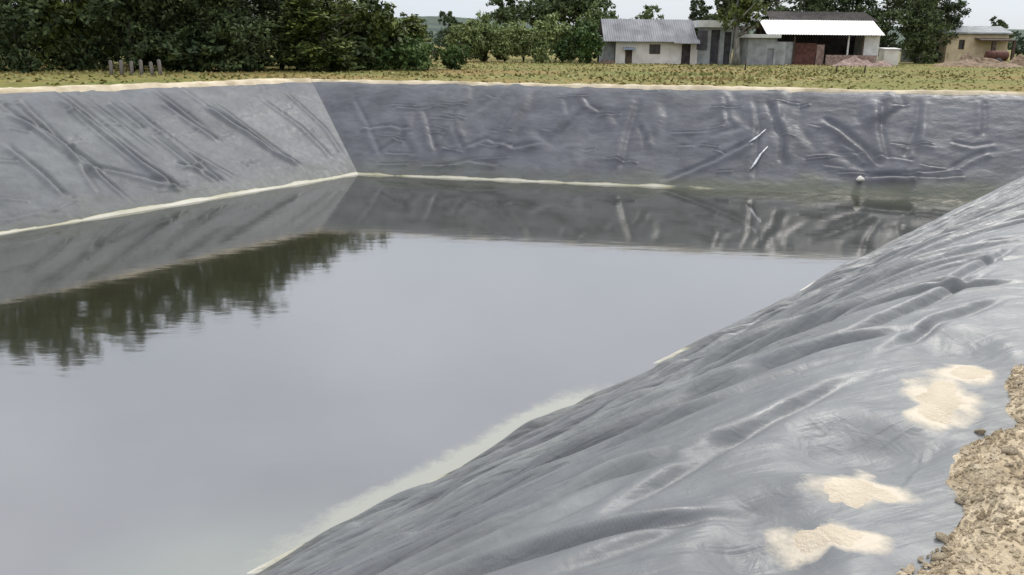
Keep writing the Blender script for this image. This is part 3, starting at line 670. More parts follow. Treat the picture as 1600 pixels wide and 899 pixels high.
ltxt = ['very tall dark tree of the left grove, farthest outside the frame to the left', 'tall dark tree of the left grove, second beyond the left frame edge', 'tall dark tree of the left grove just outside the left frame edge',
        'dark tree nearest the left edge of the photo, small shrub at its foot', 'tall olive tinged tree behind, left of the row of pale posts', 'dark tree rising right behind the row of pale wooden posts',
        'dark tall tree just right of the row of pale posts', 'blackish tree in the middle of the grove above the left bank', 'dark tree left of the first yellow green tree in the grove',
        'yellow green leafy tree above the corner where left and far bank meet', 'bright olive tree second from the right end of the grove', 'lowest olive tree closing the right end of the grove beside open sky']
for (px, Y, hh, ww, lf_, key), tx in zip(left_trees, ltxt):
    x = at(px, 100, Y)[0]
    tree('grove_tree', tx, 'tree', x, Y, hh, ww, lf_, base=0.7, n=11000, lobes=16, size=0.21, seed=ord(key), group=G_LEFT, share=lf_ + key, trunk_r=0.16)
back = [(-120, 62, 11.8, 7), (-20, 63, 11.4, 7.5), (75, 62, 10.4, 6.5), (160, 64, 9.8, 6.5), (248, 63, 9.0, 6.5), (330, 64, 9.4, 6.4), (405, 63, 8.2, 6.2), (478, 65, 7.2, 6.0), (545, 66, 4.2, 5.6)]
btx = ['hidden back row tree beyond the left frame edge, seen only in the water', 'back row tree at the left frame edge filling the gap behind the first tree', 'back row dark tree between the first tree and the olive tinged tree', 'back row dark tree left of the pale posts', 'back row dark tree right of the pale posts',
       'back row dark tree left of the middle of the grove', 'back row dark tree in the middle of the grove', 'back row dark tree behind the yellow green tree', 'back row dark tree behind the bright olive tree']
for k, (px, Y, hh, ww) in enumerate(back):
    tree('grove_tree', btx[k], 'tree', at(px, 100, Y)[0], Y, hh, ww, 'dark_leaf', base=0.3, group=G_LEFT, share='dark_leaf' + 'abc'[k % 3])
G_US = 'low shrubs under the grove'
us_txt = ['dark round shrub at the foot of the leftmost tree', 'low dark shrub left of the pale posts', 'dark shrub directly behind the pale posts', 'dark shrub right of the pale posts', 'black green shrub under the middle of the grove', 'black green shrub right of the middle of the grove',
          'dark shrub under the yellow green tree', 'dark shrub under the bright olive tree', 'deep green shrub at the right end of the grove']
for k, (px, Y, hh, ww) in enumerate([(45, 46, 1.5, 1.6), (120, 52, 2.2, 3.6), (215, 53, 2.6, 4.2), (310, 52, 2.6, 4.4), (395, 53, 2.4, 4.0), (465, 54, 2.3, 3.8), (530, 56, 2.2, 3.6), (585, 58, 2.0, 3.4), (632, 58, 2.3, 3.0)]):
    shrub('understory_shrub', us_txt[k], at(px, 100, Y)[0], Y, hh, ww, 'dark_leaf' if k < 7 else 'green_leaf', n=2600, size=0.15, seed=200 + k % 3, group=G_US, share='us%d%s' % (k % 3, k < 7))
for k, (px, Y, hh, ww, tx) in enumerate([(668, 57, 2.1, 2.6, 'bushy bright green shrub right of the grove'), (705, 59, 1.8, 2.2, 'green shrub with a pale stalk, nearest the rim of the far bank')]):
    shrub('green_bush', tx, at(px, 100, Y)[0], Y, hh, ww, 'green_leaf', n=2200, size=0.13, seed=230 + k, group='green bushes at the end of the grove', cat='bush')

# hedge of separate bushes in the middle
hx = [(728, 84), (758, 86), (788, 85), (818, 86), (848, 84), (878, 86), (906, 84), (922, 83)]
hn = ['first pale green bush of the middle hedge, next to the grove', 'second bush of the middle hedge counted from the grove', 'light bush of the middle hedge below the left tip of the umbrella shaped tree', 'bush of the middle hedge under the umbrella shaped tree',
      'fifth bush of the middle hedge, right under the umbrella shaped tree', 'bush of the middle hedge below the right end of the umbrella shaped tree', 'dark footed bush of the middle hedge left of the grey house', 'dark green last bush of the middle hedge touching the grey roofed house']
for k, (px, Y) in enumerate(hx):
    shrub('hedge_bush', hn[k], at(px, 90, Y)[0], Y, 4.4 + 0.4 * math.sin(k * 2.1) - (1.0 if k == 7 else 0), 3.5 if k < 7 else 2.2, 'hedge_leaf' if k < 6 else 'green_leaf', n=4200, size=0.18, seed=250 + k % 3, group='bushes of the middle hedge', share='hd%d%s' % (k % 3, k < 6), cat='bush')
# umbrella shaped dark tree
um = empty('umbrella_tree', (at(850, 90, 100)[0], 100, 0), 'dark flat bottomed umbrella shaped tree behind the middle hedge', 'tree')
link_bm('trunk', trunk_bm(6.0, 0.28, 7, 5), M['bark'], um, True)
rr = random.Random(9)
V, Q = leaf_cloud([(rr.uniform(-5.6, 5.6), rr.uniform(-3, 3), rr.uniform(4.2, 7.4), 1.9, 1.9, 0.8) for k in range(34)], 15000, 0.22, seed=9)
mesh_np('crown', V, Q, M['dark_leaf'], um, smooth=False)
# light green tree left of the house
tree('round_tree', 'light green rounded tree beside and behind the left end of the grey roofed house', 'tree', at(935, 90, 93)[0], 93, 5.2, 5.0, 'pale_leaf', base=1.0, n=6000, lobes=11, size=0.19, seed=61)
tree('round_tree', 'smaller pale green tree showing above the roof of the grey roofed house', 'tree', at(1005, 90, 97)[0], 97, 5.3, 5.0, 'pale_leaf', base=1.2, n=5000, lobes=10, size=0.19, seed=62)
tree('conifer', 'small dark pointed tree against the sky above the grey roofed house', 'tree', at(1087, 90, 105)[0], 105, 6.6, 3.6, 'dark_leaf', base=0.8, n=5000, lobes=12, size=0.2, seed=63, conical=False)
tr = tree('tree', 'grey trunked tree standing between the grey roofed house and the open shed', 'tree', at(1150, 95, 82)[0], 82, 8.0, 4.4, 'olive_leaf', base=4.0, n=4200, lobes=10, size=0.18, seed=64, bark='pale_bark', trunk_r=0.34)
# dark trees behind the shed
dk = [(1128, 108, 10, 6.0), (1205, 112, 11, 7.0), (1262, 106, 10.5, 7.0), (1322, 110, 11, 7.4), (1380, 104, 10.5, 6.6), (1432, 101, 9.8, 6.0), (1462, 108, 9.0, 4.6)]
dn = ['dark tree behind the right end of the grey roofed house', 'dark tree above the pale water tank', 'dark tree behind the left half of the open shed', 'dark tree behind the right half of the open shed', 'dark tree rising at the right end of the open shed',
      'big dark dense tree between the open shed and the beige house', 'slimmer dark tree at the left side of the beige house against the sky']
for k, (px, Y, hh, ww) in enumerate(dk):
    tree('shade_tree', dn[k], 'tree', at(px, 90, Y)[0], Y, hh, ww, 'dark_leaf', base=0.4, n=8000, lobes=14, size=0.22, seed=300 + k % 3, group='dark trees behind the shed', share='dk%d' % (k % 3))
tree('shade_tree', 'small dark tree peeking over the roof of the beige house', 'tree', at(1548, 90, 122)[0], 122, 5.4, 3.6, 'dark_leaf', base=1.0, n=3500, lobes=8, size=0.2, seed=331)
tree('lone_tree', 'small dark lone tree on the skyline between grove and umbrella shaped tree', 'tree', at(706, 60, 150)[0], 150, 6.4, 5.0, 'dark_leaf', base=0.6, n=2600, lobes=8, size=0.3, seed=332)

# far wood: a mass on the skyline
r = np.random.default_rng(5); L = []
for k in range(260):
    px = -200 + 2100 * k / 260 + r.uniform(-6, 6); Y = r.uniform(200, 240); p = at(px, 60, Y)
    hh = r.uniform(4.0, 6.2)
    L.append((p[0], Y, hh * 0.5, 4.5, 3.0, hh * 0.5))
V, Q = leaf_cloud(L, 26000, 0.6, seed=6)
o = mesh_np('far_wood', V, Q, M['far_leaf'], smooth=False); tag(o, 'low band of distant green woodland along the horizon', 'woodland', kind='stuff')
# hill
xs = np.linspace(-1600, 1600, 90); ys = np.linspace(1100, 2400, 20)
X, Yg = np.meshgrid(xs, ys, indexing='ij')
prof = np.sin(np.pi * (Yg - 1100) / 1300) ** 0.8
Hh = (34 + 26 * fbm(X * 0.0016, Yg * 0.001, 141, 4) + 22 * np.exp(-((X + 150) / 260) ** 2)) * prof - 2
struct(grid_np('hills', np.stack([X, Yg, Hh], -1), M['hill'], flip=False))

# grass over the field
r = np.random.default_rng(12); N = 16000
px_ = r.uniform(-60, 1660, N); Yv = 34 + 58 * r.random(N) ** 0.8
X = Yv * (px_ - 800) / F / 0.985
cn = np.stack([X, Yv], 1)
out = np.max(np.stack([(cn - W[i]) @ nrms[i] - RUN[i] - LIP[i] for i in range(4)], 0), 0)
dens = vnoise(X * 0.35, Yv * 0.35, 151) + 0.5
keep = (out > 1.2) & (r.random(N) < 0.35 + dens)
X, Yv, dens = X[keep], Yv[keep], dens[keep]; k = len(X)
hh = (0.02 + 0.08 * dens * r.random(k)) * (1 + 0.9 * (vnoise(X * 0.12, Yv * 0.12, 152) > 0.12)); an = r.uniform(0, 6.28, k); wd = 0.06 + 0.10 * r.random(k)
dx, dy = np.cos(an) * wd, np.sin(an) * wd; lx = r.normal(size=k) * 0.08; ly = r.normal(size=k) * 0.08
z0 = np.full(k, -0.06)
V = np.stack([np.stack([X - dx, Yv - dy, z0], 1), np.stack([X + dx, Yv + dy, z0], 1), np.stack([X + lx + dx * .2, Yv + ly + dy * .2, hh], 1), np.stack([X + lx - dx * .2, Yv + ly - dy * .2, hh], 1)], 1)
o = mesh_np('grass', V.reshape(-1, 3), np.arange(4 * k).reshape(k, 4), M['grass'], smooth=False)
tag(o, 'dry yellow olive grass covering the field beyond the pond', 'grass', kind='stuff')

# ------------------------------------------------------------------ buildings
M['white_wall'] = noise_mat('white_wall', (0.48, 0.455, 0.41), (0.62, 0.595, 0.55), 1.2, 0.9, detail=8, spec=0.2)
M['grey_wall'] = noise_mat('grey_wall', (0.20, 0.21, 0.21), (0.32, 0.33, 0.33), 1.5, 0.9, spec=0.2)
M['beige_wall'] = noise_mat('beige_wall', (0.44, 0.355, 0.23), (0.58, 0.48, 0.33), 1.3, 0.9, spec=0.2)
M['iron'] = noise_mat('corrugated_iron', (0.15, 0.155, 0.165), (0.25, 0.255, 0.265), 0.9, 0.8, detail=8, spec=0.2, stretch=(1, .4, 1))
M['iron_pale'] = noise_mat('pale_iron', (0.42, 0.43, 0.42), (0.60, 0.60, 0.58), 1.4, 0.55, spec=0.4)
M['white_metal'] = noise_mat('white_metal', (0.72, 0.70, 0.66), (0.85, 0.84, 0.80), 1.6, 0.5, spec=0.4)
M['dark_metal'] = noise_mat('dark_sheet', (0.035, 0.035, 0.042), (0.075, 0.072, 0.08), 2, 0.7)
M['shadow_wall'] = noise_mat('shade_toned_wall', (0.03, 0.026, 0.026), (0.07, 0.06, 0.055), 2, 0.9)  # shade of shed interior, barn and doorway put into the colour
M['rust'] = noise_mat('rust_red', (0.06, 0.024, 0.019), (0.12, 0.052, 0.04), 3, 0.8)
M['brick'] = noise_mat('brick_rubble', (0.17, 0.115, 0.095), (0.32, 0.235, 0.20), 4, 0.9, bump=.3)
M['brown'] = noise_mat('brown_earth', (0.12, 0.085, 0.055), (0.26, 0.19, 0.13), 3, 0.95, bump=.5)
M['wood'] = noise_mat('grey_wood', (0.08, 0.07, 0.062), (0.19, 0.17, 0.155), 5, 0.9, stretch=(1, 1, .2))
M['dark_wood'] = noise_mat('dark_wood', (0.045, 0.032, 0.025), (0.10, 0.075, 0.055), 5, 0.9)
M['glass'] = noise_mat('dark_window', (0.02, 0.02, 0.022), (0.045, 0.04, 0.04), 3, 0.15, spec=0.5)
M['blue_grey'] = noise_mat('blue_grey_paint', (0.18, 0.22, 0.28), (0.27, 0.31, 0.37), 2, 0.7)

def corr_sheet(bm, x0, x1, pa, pb, pitch=0.22, amp=0.035, th=0.02):
    """corrugated sheet from the line pa=(y,z) to pb=(y,z)"""
    n = int((x1 - x0) / pitch * 4); a = []
    for k in range(n + 1):
        x = x0 + (x1 - x0) * k / n; dz = amp * math.sin(k * math.pi / 2)
        a.append([bm.verts.new((x, pa[0], pa[1] + dz)), bm.verts.new((x, pb[0], pb[1] + dz)), bm.verts.new((x, pb[0], pb[1] + dz - th)), bm.verts.new((x, pa[0], pa[1] + dz - th))])
    for k in range(n):
        for j in range(4): bm.faces.new((a[k][j], a[k + 1][j], a[k + 1][(j + 1) % 4], a[k][(j + 1) % 4]))
    bm.faces.new(a[0]); bm.faces.new(a[-1][::-1])
    bmesh.ops.recalc_face_normals(bm, faces=bm.faces[:])
def part(name, mat, parent, fn, smooth=False):
    bm = bmesh.new(); fn(bm); return link_bm(name, bm, M[mat], parent, smooth)
def wall_with_holes(bm, x0, x1, z0, z1, y0, y1, holes):
    xs = sorted({x0, x1, *[h[0] for h in holes], *[h[1] for h in holes]}); zs = sorted({z0, z1, *[h[2] for h in holes], *[h[3] for h in holes]})
    for a, b in zip(xs[:-1], xs[1:]):
        for c, d in zip(zs[:-1], zs[1:]):
            cx, cz = (a + b) / 2, (c + d) / 2
            if any(h[0] < cx < h[1] and h[2] < cz < h[3] for h in holes): continue
            add_box(bm, a, b, y0, y1, c, d)
    bmesh.ops.remove_doubles(bm, verts=bm.verts[:], dist=1e-4)

# --- grey roofed house
Y1 = 85.0
ox = at(1010, 98, Y1)[0]
lx = lambda px: at(px, 80, Y1)[0] - ox
lz = lambda px, py: at(px, py, Y1)[2]
H1 = empty('farm_house', (ox, Y1, 0), 'low white walled house with long grey corrugated roof and small dark window', 'house')
wt = lz(1000, 66)
part('wall', 'white_wall', H1, lambda bm: wall_with_holes(bm, lx(962), lx(1090), -0.2, wt, 0, 0.2, [(lx(977), lx(988), -0.2, lz(980, 74)), (lx(1015), lx(1031), lz(1020, 84), lz(1020, 70)), (lx(1065), lx(1079), -0.2, lz(1070, 69))]))
part('side_wall', 'white_wall', H1, lambda bm: (add_box(bm, lx(962), lx(962) + .2, .2, 5.8, -0.2, wt), add_box(bm, lx(962), lx(1145), 5.8, 6.0, -0.2, wt + .3)))
part('annex_wall', 'grey_wall', H1, lambda bm: add_box(bm, lx(945), lx(961.5), 0.6, 5.5, -0.2, lz(950, 58)))
part('foundation', 'brick', H1, lambda bm: add_box(bm, lx(940), lx(962), 0.2, 0.595, -0.2, lz(950, 94)))
part('roof', 'iron', H1, lambda bm: (corr_sheet(bm, lx(942), lx(1088), (-0.5, lz(1000, 66) + 0.05), (3.2, lz(1000, 33) + .25)), corr_sheet(bm, lx(942), lx(1088), (3.2, lz(1000, 33) + .25), (6.6, lz(1000, 62)))))
part('gable', 'grey_wall', H1, lambda bm: add_prism(bm, [(0.3, wt + .02), (3.2, lz(1000, 33) + .1), (5.9, wt + .02)], lx(1080), lx(1087)))
f = part('window', 'dark_wood', H1, lambda bm: wall_with_holes(bm, lx(1014.5), lx(1031.5), lz(1020, 84.5), lz(1020, 69.5), -0.03, 0.05, [(lx(1016), lx(1022.5), lz(1020, 83), lz(1020, 71)), (lx(1023.5), lx(1030), lz(1020, 83), lz(1020, 71))]))
part('pane', 'glass', f, lambda bm: add_box(bm, lx(1015), lx(1031), 0.08, 0.1, lz(1020, 84), lz(1020, 70)))
part('door', 'dark_wood', H1, lambda bm: add_box(bm, lx(977), lx(988), 0.1, 0.15, -0.2, lz(980, 74)))
part('awning', 'blue_grey', H1, lambda bm: add_prism(bm, [(-0.5, lz(980, 78)), (0, lz(980, 75.5)), (0, lz(980, 74.3)), (-0.5, lz(980, 76.5))], lx(973), lx(992)))
part('door', 'shadow_wall', H1, lambda bm: add_box(bm, lx(1065), lx(1079), 0.1, 0.15, -0.2, lz(1070, 69)))['label'] = 'dark right doorway'  # dark panel stands in for the shade inside the doorway
part('porch_roof', 'iron', H1, lambda bm: corr_sheet(bm, lx(1050), lx(1090), (-1.0, lz(1070, 68)), (-0.55, lz(1070, 62))))
part('shed_wing_wall', 'grey_wall', H1, lambda bm: wall_with_holes(bm, lx(1090.5), lx(1144), -0.2, lz(1120, 44), 0.1, 0.3, [(lx(1110), lx(1124), -0.2, lz(1120, 47)), (lx(1131), lx(1142), -0.2, lz(1120, 50))]))
part('shed_wing_door', 'dark_metal', H1, lambda bm: add_box(bm, lx(1110), lx(1124), 0.4, 0.45, -0.2, lz(1120, 47)))
part('shed_wing_door', 'dark_metal', H1, lambda bm: add_box(bm, lx(1131), lx(1142), 0.4, 0.45, -0.2, lz(1120, 50)))
part('fascia', 'iron_pale', H1, lambda bm: add_box(bm, lx(1088.5), lx(1146), -0.2, 5.8, lz(1120, 43), lz(1120, 32)))
part('metal_sheet', 'dark_metal', H1, lambda bm: add_box(bm, lx(1088), lx(1104), -0.05, 0.0, lz(1100, 78), lz(1100, 48)))

# --- open shed
Y2 = 88.0
ox2 = at(1290, 100, Y2)[0]; sx = lambda px: at(px, 80, Y2)[0] - ox2; sz = lambda py: at(1290, py, Y2)[2]
H2 = empty('open_shed', (ox2, Y2, 0), 'open fronted shed with a bright white sloping roof and rust red front', 'shed')
part('roof', 'white_metal', H2, lambda bm: corr_sheet(bm, sx(1193), sx(1376), (-0.7, sz(54.5)), (2.6, sz(31)), 0.25, 0.03))
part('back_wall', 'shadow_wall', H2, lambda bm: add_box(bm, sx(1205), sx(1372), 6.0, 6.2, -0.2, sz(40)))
part('roof_back', 'iron', H2, lambda bm: corr_sheet(bm, sx(1193), sx(1376), (2.6, sz(31) - .02), (6.6, sz(40))))
part('side_wall', 'iron_pale', H2, lambda bm: add_box(bm, sx(1370), sx(1374), 0.2, 6.0, -0.2, sz(54)))
part('front_panel', 'iron_pale', H2, lambda bm: add_box(bm, sx(1349), sx(1369.5), 0.0, 0.15, sz(88), sz(56)))
part('front_panel', 'rust', H2, lambda bm: corr_sheet_v(bm, sx(1243), sx(1286), 0.3, -0.2, sz(67)))  if False else part('front_panel', 'rust', H2, lambda bm: add_box(bm, sx(1243), sx(1276), 0.2, 0.28, -0.2, sz(68)))
part('gate_panel', 'brick', H2, lambda bm: add_box(bm, sx(1277), sx(1289), 0.2, 0.3, -0.2, sz(70)))
for q in (1240, 1324, 1347): part('post', 'iron_pale' if q == 1324 else 'dark_wood', H2, lambda bm, q=q: add_box(bm, sx(q) - .07, sx(q) + .07, -0.1, 0.04, -0.2, sz(56)))
part('low_wall', 'brick', H2, lambda bm: add_box(bm, sx(1290), sx(1369), -0.3, -0.12, -0.2, sz(86)))
part('left_wall', 'grey_wall', H2, lambda bm: add_box(bm, sx(1206), sx(1239), 0.05, 0.25, -0.2, sz(66)))
# maroon roof behind, its colour darkened to a shadow tone
H4 = empty('barn', (at(1290, 80, 98)[0], 98, 0), 'brown roofed building behind the open shed, mostly hidden', 'barn')
bx4 = lambda px: at(px, 50, 98)[0] - H4.location.x
part('wall', 'shadow_wall', H4, lambda bm: add_box(bm, bx4(1215), bx4(1368), 0.3, 6, -0.2, at(1290, 33, 98)[2]))
part('roof', 'shadow_wall', H4, lambda bm: corr_sheet(bm, bx4(1205), bx4(1370), (-0.2, at(1290, 33, 98)[2]), (4, at(1290, 21, 98)[2] + .3)))
# kiosk
Y3 = 84.0; ox3 = at(1190, 100, Y3)[0]; kx = lambda px: at(px, 80, Y3)[0] - ox3; kz = lambda py: at(1190, py, Y3)[2]
H3 = empty('store_hut', (ox3, Y3, 0), 'small grey hut with pale flat roof left of the open shed', 'hut')
part('wall', 'grey_wall', H3, lambda bm: wall_with_holes(bm, kx(1168), kx(1213), -0.2, kz(60), 0, 3, [(kx(1199), kx(1209), -0.2, kz(76))]))
part('door', 'iron', H3, lambda bm: add_box(bm, kx(1199), kx(1209), 0.1, 0.15, -0.2, kz(76)))
part('roof', 'iron_pale', H3, lambda bm: add_box(bm, kx(1164), kx(1217), -0.4, 3.3, kz(59.5), kz(54), 0.02))
part('lean_to', 'grey_wall', H3, lambda bm: add_box(bm, kx(1213.5), kx(1230), 0.5, 2.5, -0.2, kz(66)))
# water tank on a stand
Y5 = 92.0; ox5 = at(1172, 60, Y5)[0]; tz = lambda py: at(1172, py, Y5)[2]
T = empty('water_tank', (ox5, Y5, 0), 'pale round water tank raised on a stand behind the store hut', 'tank')
def tank_fn(bm):
    z0, z1 = tz(42), tz(20); add_tube(bm, [(0, 0, z0), (0, 0, z0 + .05), (0, 0, z1 - .15), (0, 0, z1), (0, 0, z1 + .12), (0, 0, z1 + .14)], [0.72, .75, .75, .68, .3, .12], 20)
part('tank', 'iron_pale', T, tank_fn, True)
part('platform', 'dark_wood', T, lambda bm: add_box(bm, -.95, .95, -.95, .95, tz(42) - .18, tz(42) - .01))
for a, b in ((-.8, -.8), (.8, -.8), (-.8, .8), (.8, .8)): part('leg', 'dark_wood', T, lambda bm, a=a, b=b: add_box(bm, a - .06, a + .06, b - .06, b + .06, -.2, tz(42) - .19))

# --- beige house
Y6 = 106.0; ox6 = at(1525, 98, Y6)[0]; bx = lambda px: at(px, 80, Y6)[0] - ox6; bz = lambda py: at(1525, py, Y6)[2]
H6 = empty('beige_house', (ox6, Y6, 0), 'square beige house with flat grey parapet and dark oval window', 'house')
part('wall', 'beige_wall', H6, lambda bm: wall_with_holes(bm, bx(1478), bx(1573), -0.3, bz(54), 0, 0.25, [(bx(1497), bx(1505), bz(77), bz(63))]))
part('side_wall', 'beige_wall', H6, lambda bm: (add_box(bm, bx(1478), bx(1480.5), .25, 6, -.3, bz(54)), add_box(bm, bx(1570.5), bx(1573), .25, 6, -.3, bz(54)), add_box(bm, bx(1478), bx(1573), 6, 6.2, -.3, bz(54))))
part('roof', 'grey_wall', H6, lambda bm: add_prism(bm, [(-0.35, bz(53.5)), (-0.35, bz(51)), (2.5, bz(40)), (6.4, bz(50)), (6.4, bz(53.5))], bx(1475), bx(1576)))
w = part('window', 'dark_wood', H6, lambda bm: wall_with_holes(bm, bx(1496.5), bx(1505.5), bz(77.5), bz(62.5), -.03, .05, [(bx(1498), bx(1504), bz(76), bz(64))]))
part('pane', 'glass', w, lambda bm: add_box(bm, bx(1497), bx(1505), .1, .12, bz(77), bz(63)))
part('awning', 'dark_wood', H6, lambda bm: add_prism(bm, [(-1.6, bz(64.5)), (-0.02, bz(61)), (-0.02, bz(59.5)), (-1.6, bz(62.5))], bx(1520), bx(1574)))
part('post', 'dark_wood', H6, lambda bm: add_box(bm, bx(1539), bx(1545), -1.5, -1.2, -.3, bz(63.5)))
part('post', 'dark_wood', H6, lambda bm: add_box(bm, bx(1571), bx(1575), -1.5, -1.2, -.3, bz(63.5)))
# low boundary wall
o = part('boundary_wall', 'grey_wall', None, lambda bm: (add_box(bm, at(1408, 90, 112)[0], at(1476, 90, 112)[0], 112, 112.25, -.3, at(1440, 81, 112)[2]), add_box(bm, at(1407, 90, 112)[0], at(1477, 90, 112)[0], 111.95, 112.3, at(1440, 81, 112)[2] + .002, at(1440, 79.5, 112)[2])))
tag(o, 'low pale boundary wall between the dark tree and the beige house', 'wall')
# white block
x_, z_ = at(1392, 98, 90)[0], at(1392, 76, 90)[2]
o = empty('white_shed', (x_, 90, 0), 'small pale box shed at the right foot of the open shed', 'shed')
part('wall', 'white_wall', o, lambda bm: add_box(bm, -.75, .75, 0, 1.4, -.2, z_ - .1)); part('roof', 'iron_pale', o, lambda bm: add_prism(bm, [(-.12, z_ - .09), (-.12, z_ - .03), (1.5, z_ + .08), (1.5, z_ - .09)], -.85, .85))

# rubble, heaps, rusty gear
def heap(name, label, cat, px, Y, w, h, mat, seed, base_z=-0.1):
    r = np.random.default_rng(seed); n, m = 26, 16; x0 = at(px, 95, Y)[0]
    U, A = np.meshgrid(np.linspace(0, 1, m), np.linspace(0, 2 * math.pi, n), indexing='ij')
    X = np.cos(A) * U * w / 2; Yy = np.sin(A) * U * w * 0.35
    Z = h * (1 - U ** 1.5) * (1 + 0.7 * fbm(X * 1.6 + seed, Yy * 1.6, seed, 4)) + 0.18 * h * fbm(X * 5, Yy * 5 + seed, seed + 3, 2)
    Z[-1] = -0.1
    o = grid_np(name, np.stack([X, Yy, Z], -1), M[mat], smooth=False); o.location = (x0, Y, base_z)
    return tag(o, label, cat)
heap('brick_heap', 'pinkish brick rubble heap in front of the shed opening', 'rubble', 1335, 84, 4.6, 0.75, 'brick', 1)
heap('brick_heap', 'low brick rubble spread right of the open shed', 'rubble', 1375, 82, 3.0, 0.5, 'brick', 2)
heap('soil_heap', 'dark grey brown soil heap in front of the beige house', 'heap', 1512, 96, 3.0, 1.35, 'brown', 3)
heap('soil_heap', 'long low brown soil heap below the beige house', 'heap', 1530, 88, 9.5, 0.75, 'brown', 4)
heap('soil_heap', 'brown soil heap at the right edge of the photo', 'heap', 1605, 93, 4.5, 1.2, 'brown', 5)
# rusty drum trailer beside the beige house
xr = at(1556, 95, 98)[0]
o = empty('tank_trailer', (xr, 98, 0), 'rusty red tank trailer on two wheels in front of the beige house', 'trailer')
part('drum', 'rust', o, lambda bm: add_tube(bm, [(-1.15, 0, .95), (-1.1, 0, .95), (1.1, 0, .95), (1.15, 0, .95)], [.35, .5, .5, .35], 18), True)
part('chassis', 'rust', o, lambda bm: (add_box(bm, -1.2, 1.2, -.35, .35, .36, .45), add_box(bm, -2.1, -1.2, -.06, .06, .37, .44)))
for yy in (-.55, .55):
    wv = part('wheel', 'dark_metal', o, lambda bm, yy=yy: add_tube(bm, [(0, yy - .09, .33), (0, yy + .09, .33)], [.38, .38], 16), True)
    part('rim', 'rust', wv, lambda bm, yy=yy: add_tube(bm, [(0, yy - .10, .33), (0, yy + .10, .33)], [.18, .18], 12))

# posts: a row of pale posts under the grove, dark stakes in the field
pt = ['leftmost', 'second', 'third', 'fourth', 'fifth', 'rightmost']
for k, px in enumerate([174, 190, 206, 221, 237, 250]):
    p = at(px, 113, 45.5); hgt = 0.62 + 0.1 * math.sin(k * 3)
    def fn(bm, hgt=hgt):
        add_tube(bm, [(0, 0, -.2), (0.01, 0, hgt * .5), (0.02 * math.sin(k), 0, hgt), (0.02 * math.sin(k), 0, hgt + .05)], [.10, .095, .09, .03], 10)
    o = part('wooden_post', 'wood', None, fn, True); o.location = (p[0], 45.5, 0)
    tag(o, ['pale grey wooden post, leftmost of the row under the dark grove', 'pale wooden post second from the left in the row under the grove', 'pale wooden post third from the left in the row under the grove', 'pale wooden post third from the right in the row under the grove', 'pale wooden post second from the right in the row under the grove', 'pale grey wooden post, rightmost of the row under the dark grove'][k], 'post', 'pale posts under the grove')
sn = ['dark short stake in the grass below the middle of the open shed', 'dark short stake in the grass below the right part of the open shed', 'dark stake in the grass left of the store hut']
for k, (px, Y, hgt) in enumerate([(1307, 62, .45), (1351, 62, .5), (1164, 66, .7)]):
    o = part('stake', 'dark_wood', None, lambda bm, hgt=hgt: add_tube(bm, [(0, 0, -.2), (.01, 0, hgt * .6), (.03, 0, hgt)], [.06, .055, .045], 8), True); o.location = (at(px, 110, Y)[0], Y, 0)
    tag(o, sn[k], 'stake', 'stakes in the field')

# ------------------------------------------------------------------ things on the liner
def surf(panel, s, t, r=0.035):
    q = t / panel.k; c0 = int(np.argmin(np.abs(panel.q[0] - q))); i0 = int(np.argmin(np.abs(panel.s[:, c0] - s))); a, b = max(0, i0 - 14), i0 + 15
    d2 = (panel.s[a:b] - s) ** 2 + (panel.q[a:b] - q) ** 2; d2 = d2 - d2.min()
    w = np.exp(-d2 / r ** 2)[..., None]; return (panel.G[a:b] * w).sum((0, 1)) / w.sum()
def sand_patch(label, outline, thick, seed):
    """a thin spill of sand with an uneven rim, following the sheet below it"""
    st = np.array([pn.st(*p) for p in outline]); c = st.mean(0)
    n = 140; ang = np.linspace(0, 2 * math.pi, n, endpoint=False)
    rel = st - c; a0 = np.arctan2(rel[:, 1], rel[:, 0]); rad = np.hypot(rel[:, 0], rel[:, 1]); o = np.argsort(a0)
    R_ = np.interp(ang, np.concatenate([a0[o] - 2 * math.pi, a0[o], a0[o] + 2 * math.pi]), np.tile(rad[o], 3))
    R_ = 0.92 * R_ * (1 + 0.35 * fbm(np.cos(ang) * 3 + seed, np.sin(ang) * 3, seed, 4))
    m = 26; n_ = 0; V = []
    for j in range(m + 1):
        f = j / m
        for a, r_ in zip(ang, R_):
            s, t = c[0] + math.cos(a) * r_ * f, c[1] + math.sin(a) * r_ * f
            p = surf(pn, s, t)
            q = t / pn.k; xy = pn.w0 + pn.d * s + pn.n * q
            hh = thick * (0.6 * (1 - f ** 2) + 0.7 * float(fbm(np.array([s * 4.5]), np.array([t * 4.5]), seed, 5)[0]) * (1 - f)) - (0.015 if j == m else 0.003)
            V.append((xy[0], xy[1], p[2] + hh))
    Q = [(j * n + k, j * n + (k + 1) % n, (j + 1) * n + (k + 1) % n, (j + 1) * n + k) for j in range(m) for k in range(n)]
    o = mesh_np('sand_spill', np.array(V), np.array(Q)[:, ::-1], M['sand']); return tag(o, label, 'sand', 'sand spills on the near bank')
for k, (lb, ol, th) in enumerate(SPILLS): sand_patch(lb, ol, th, k + 1)

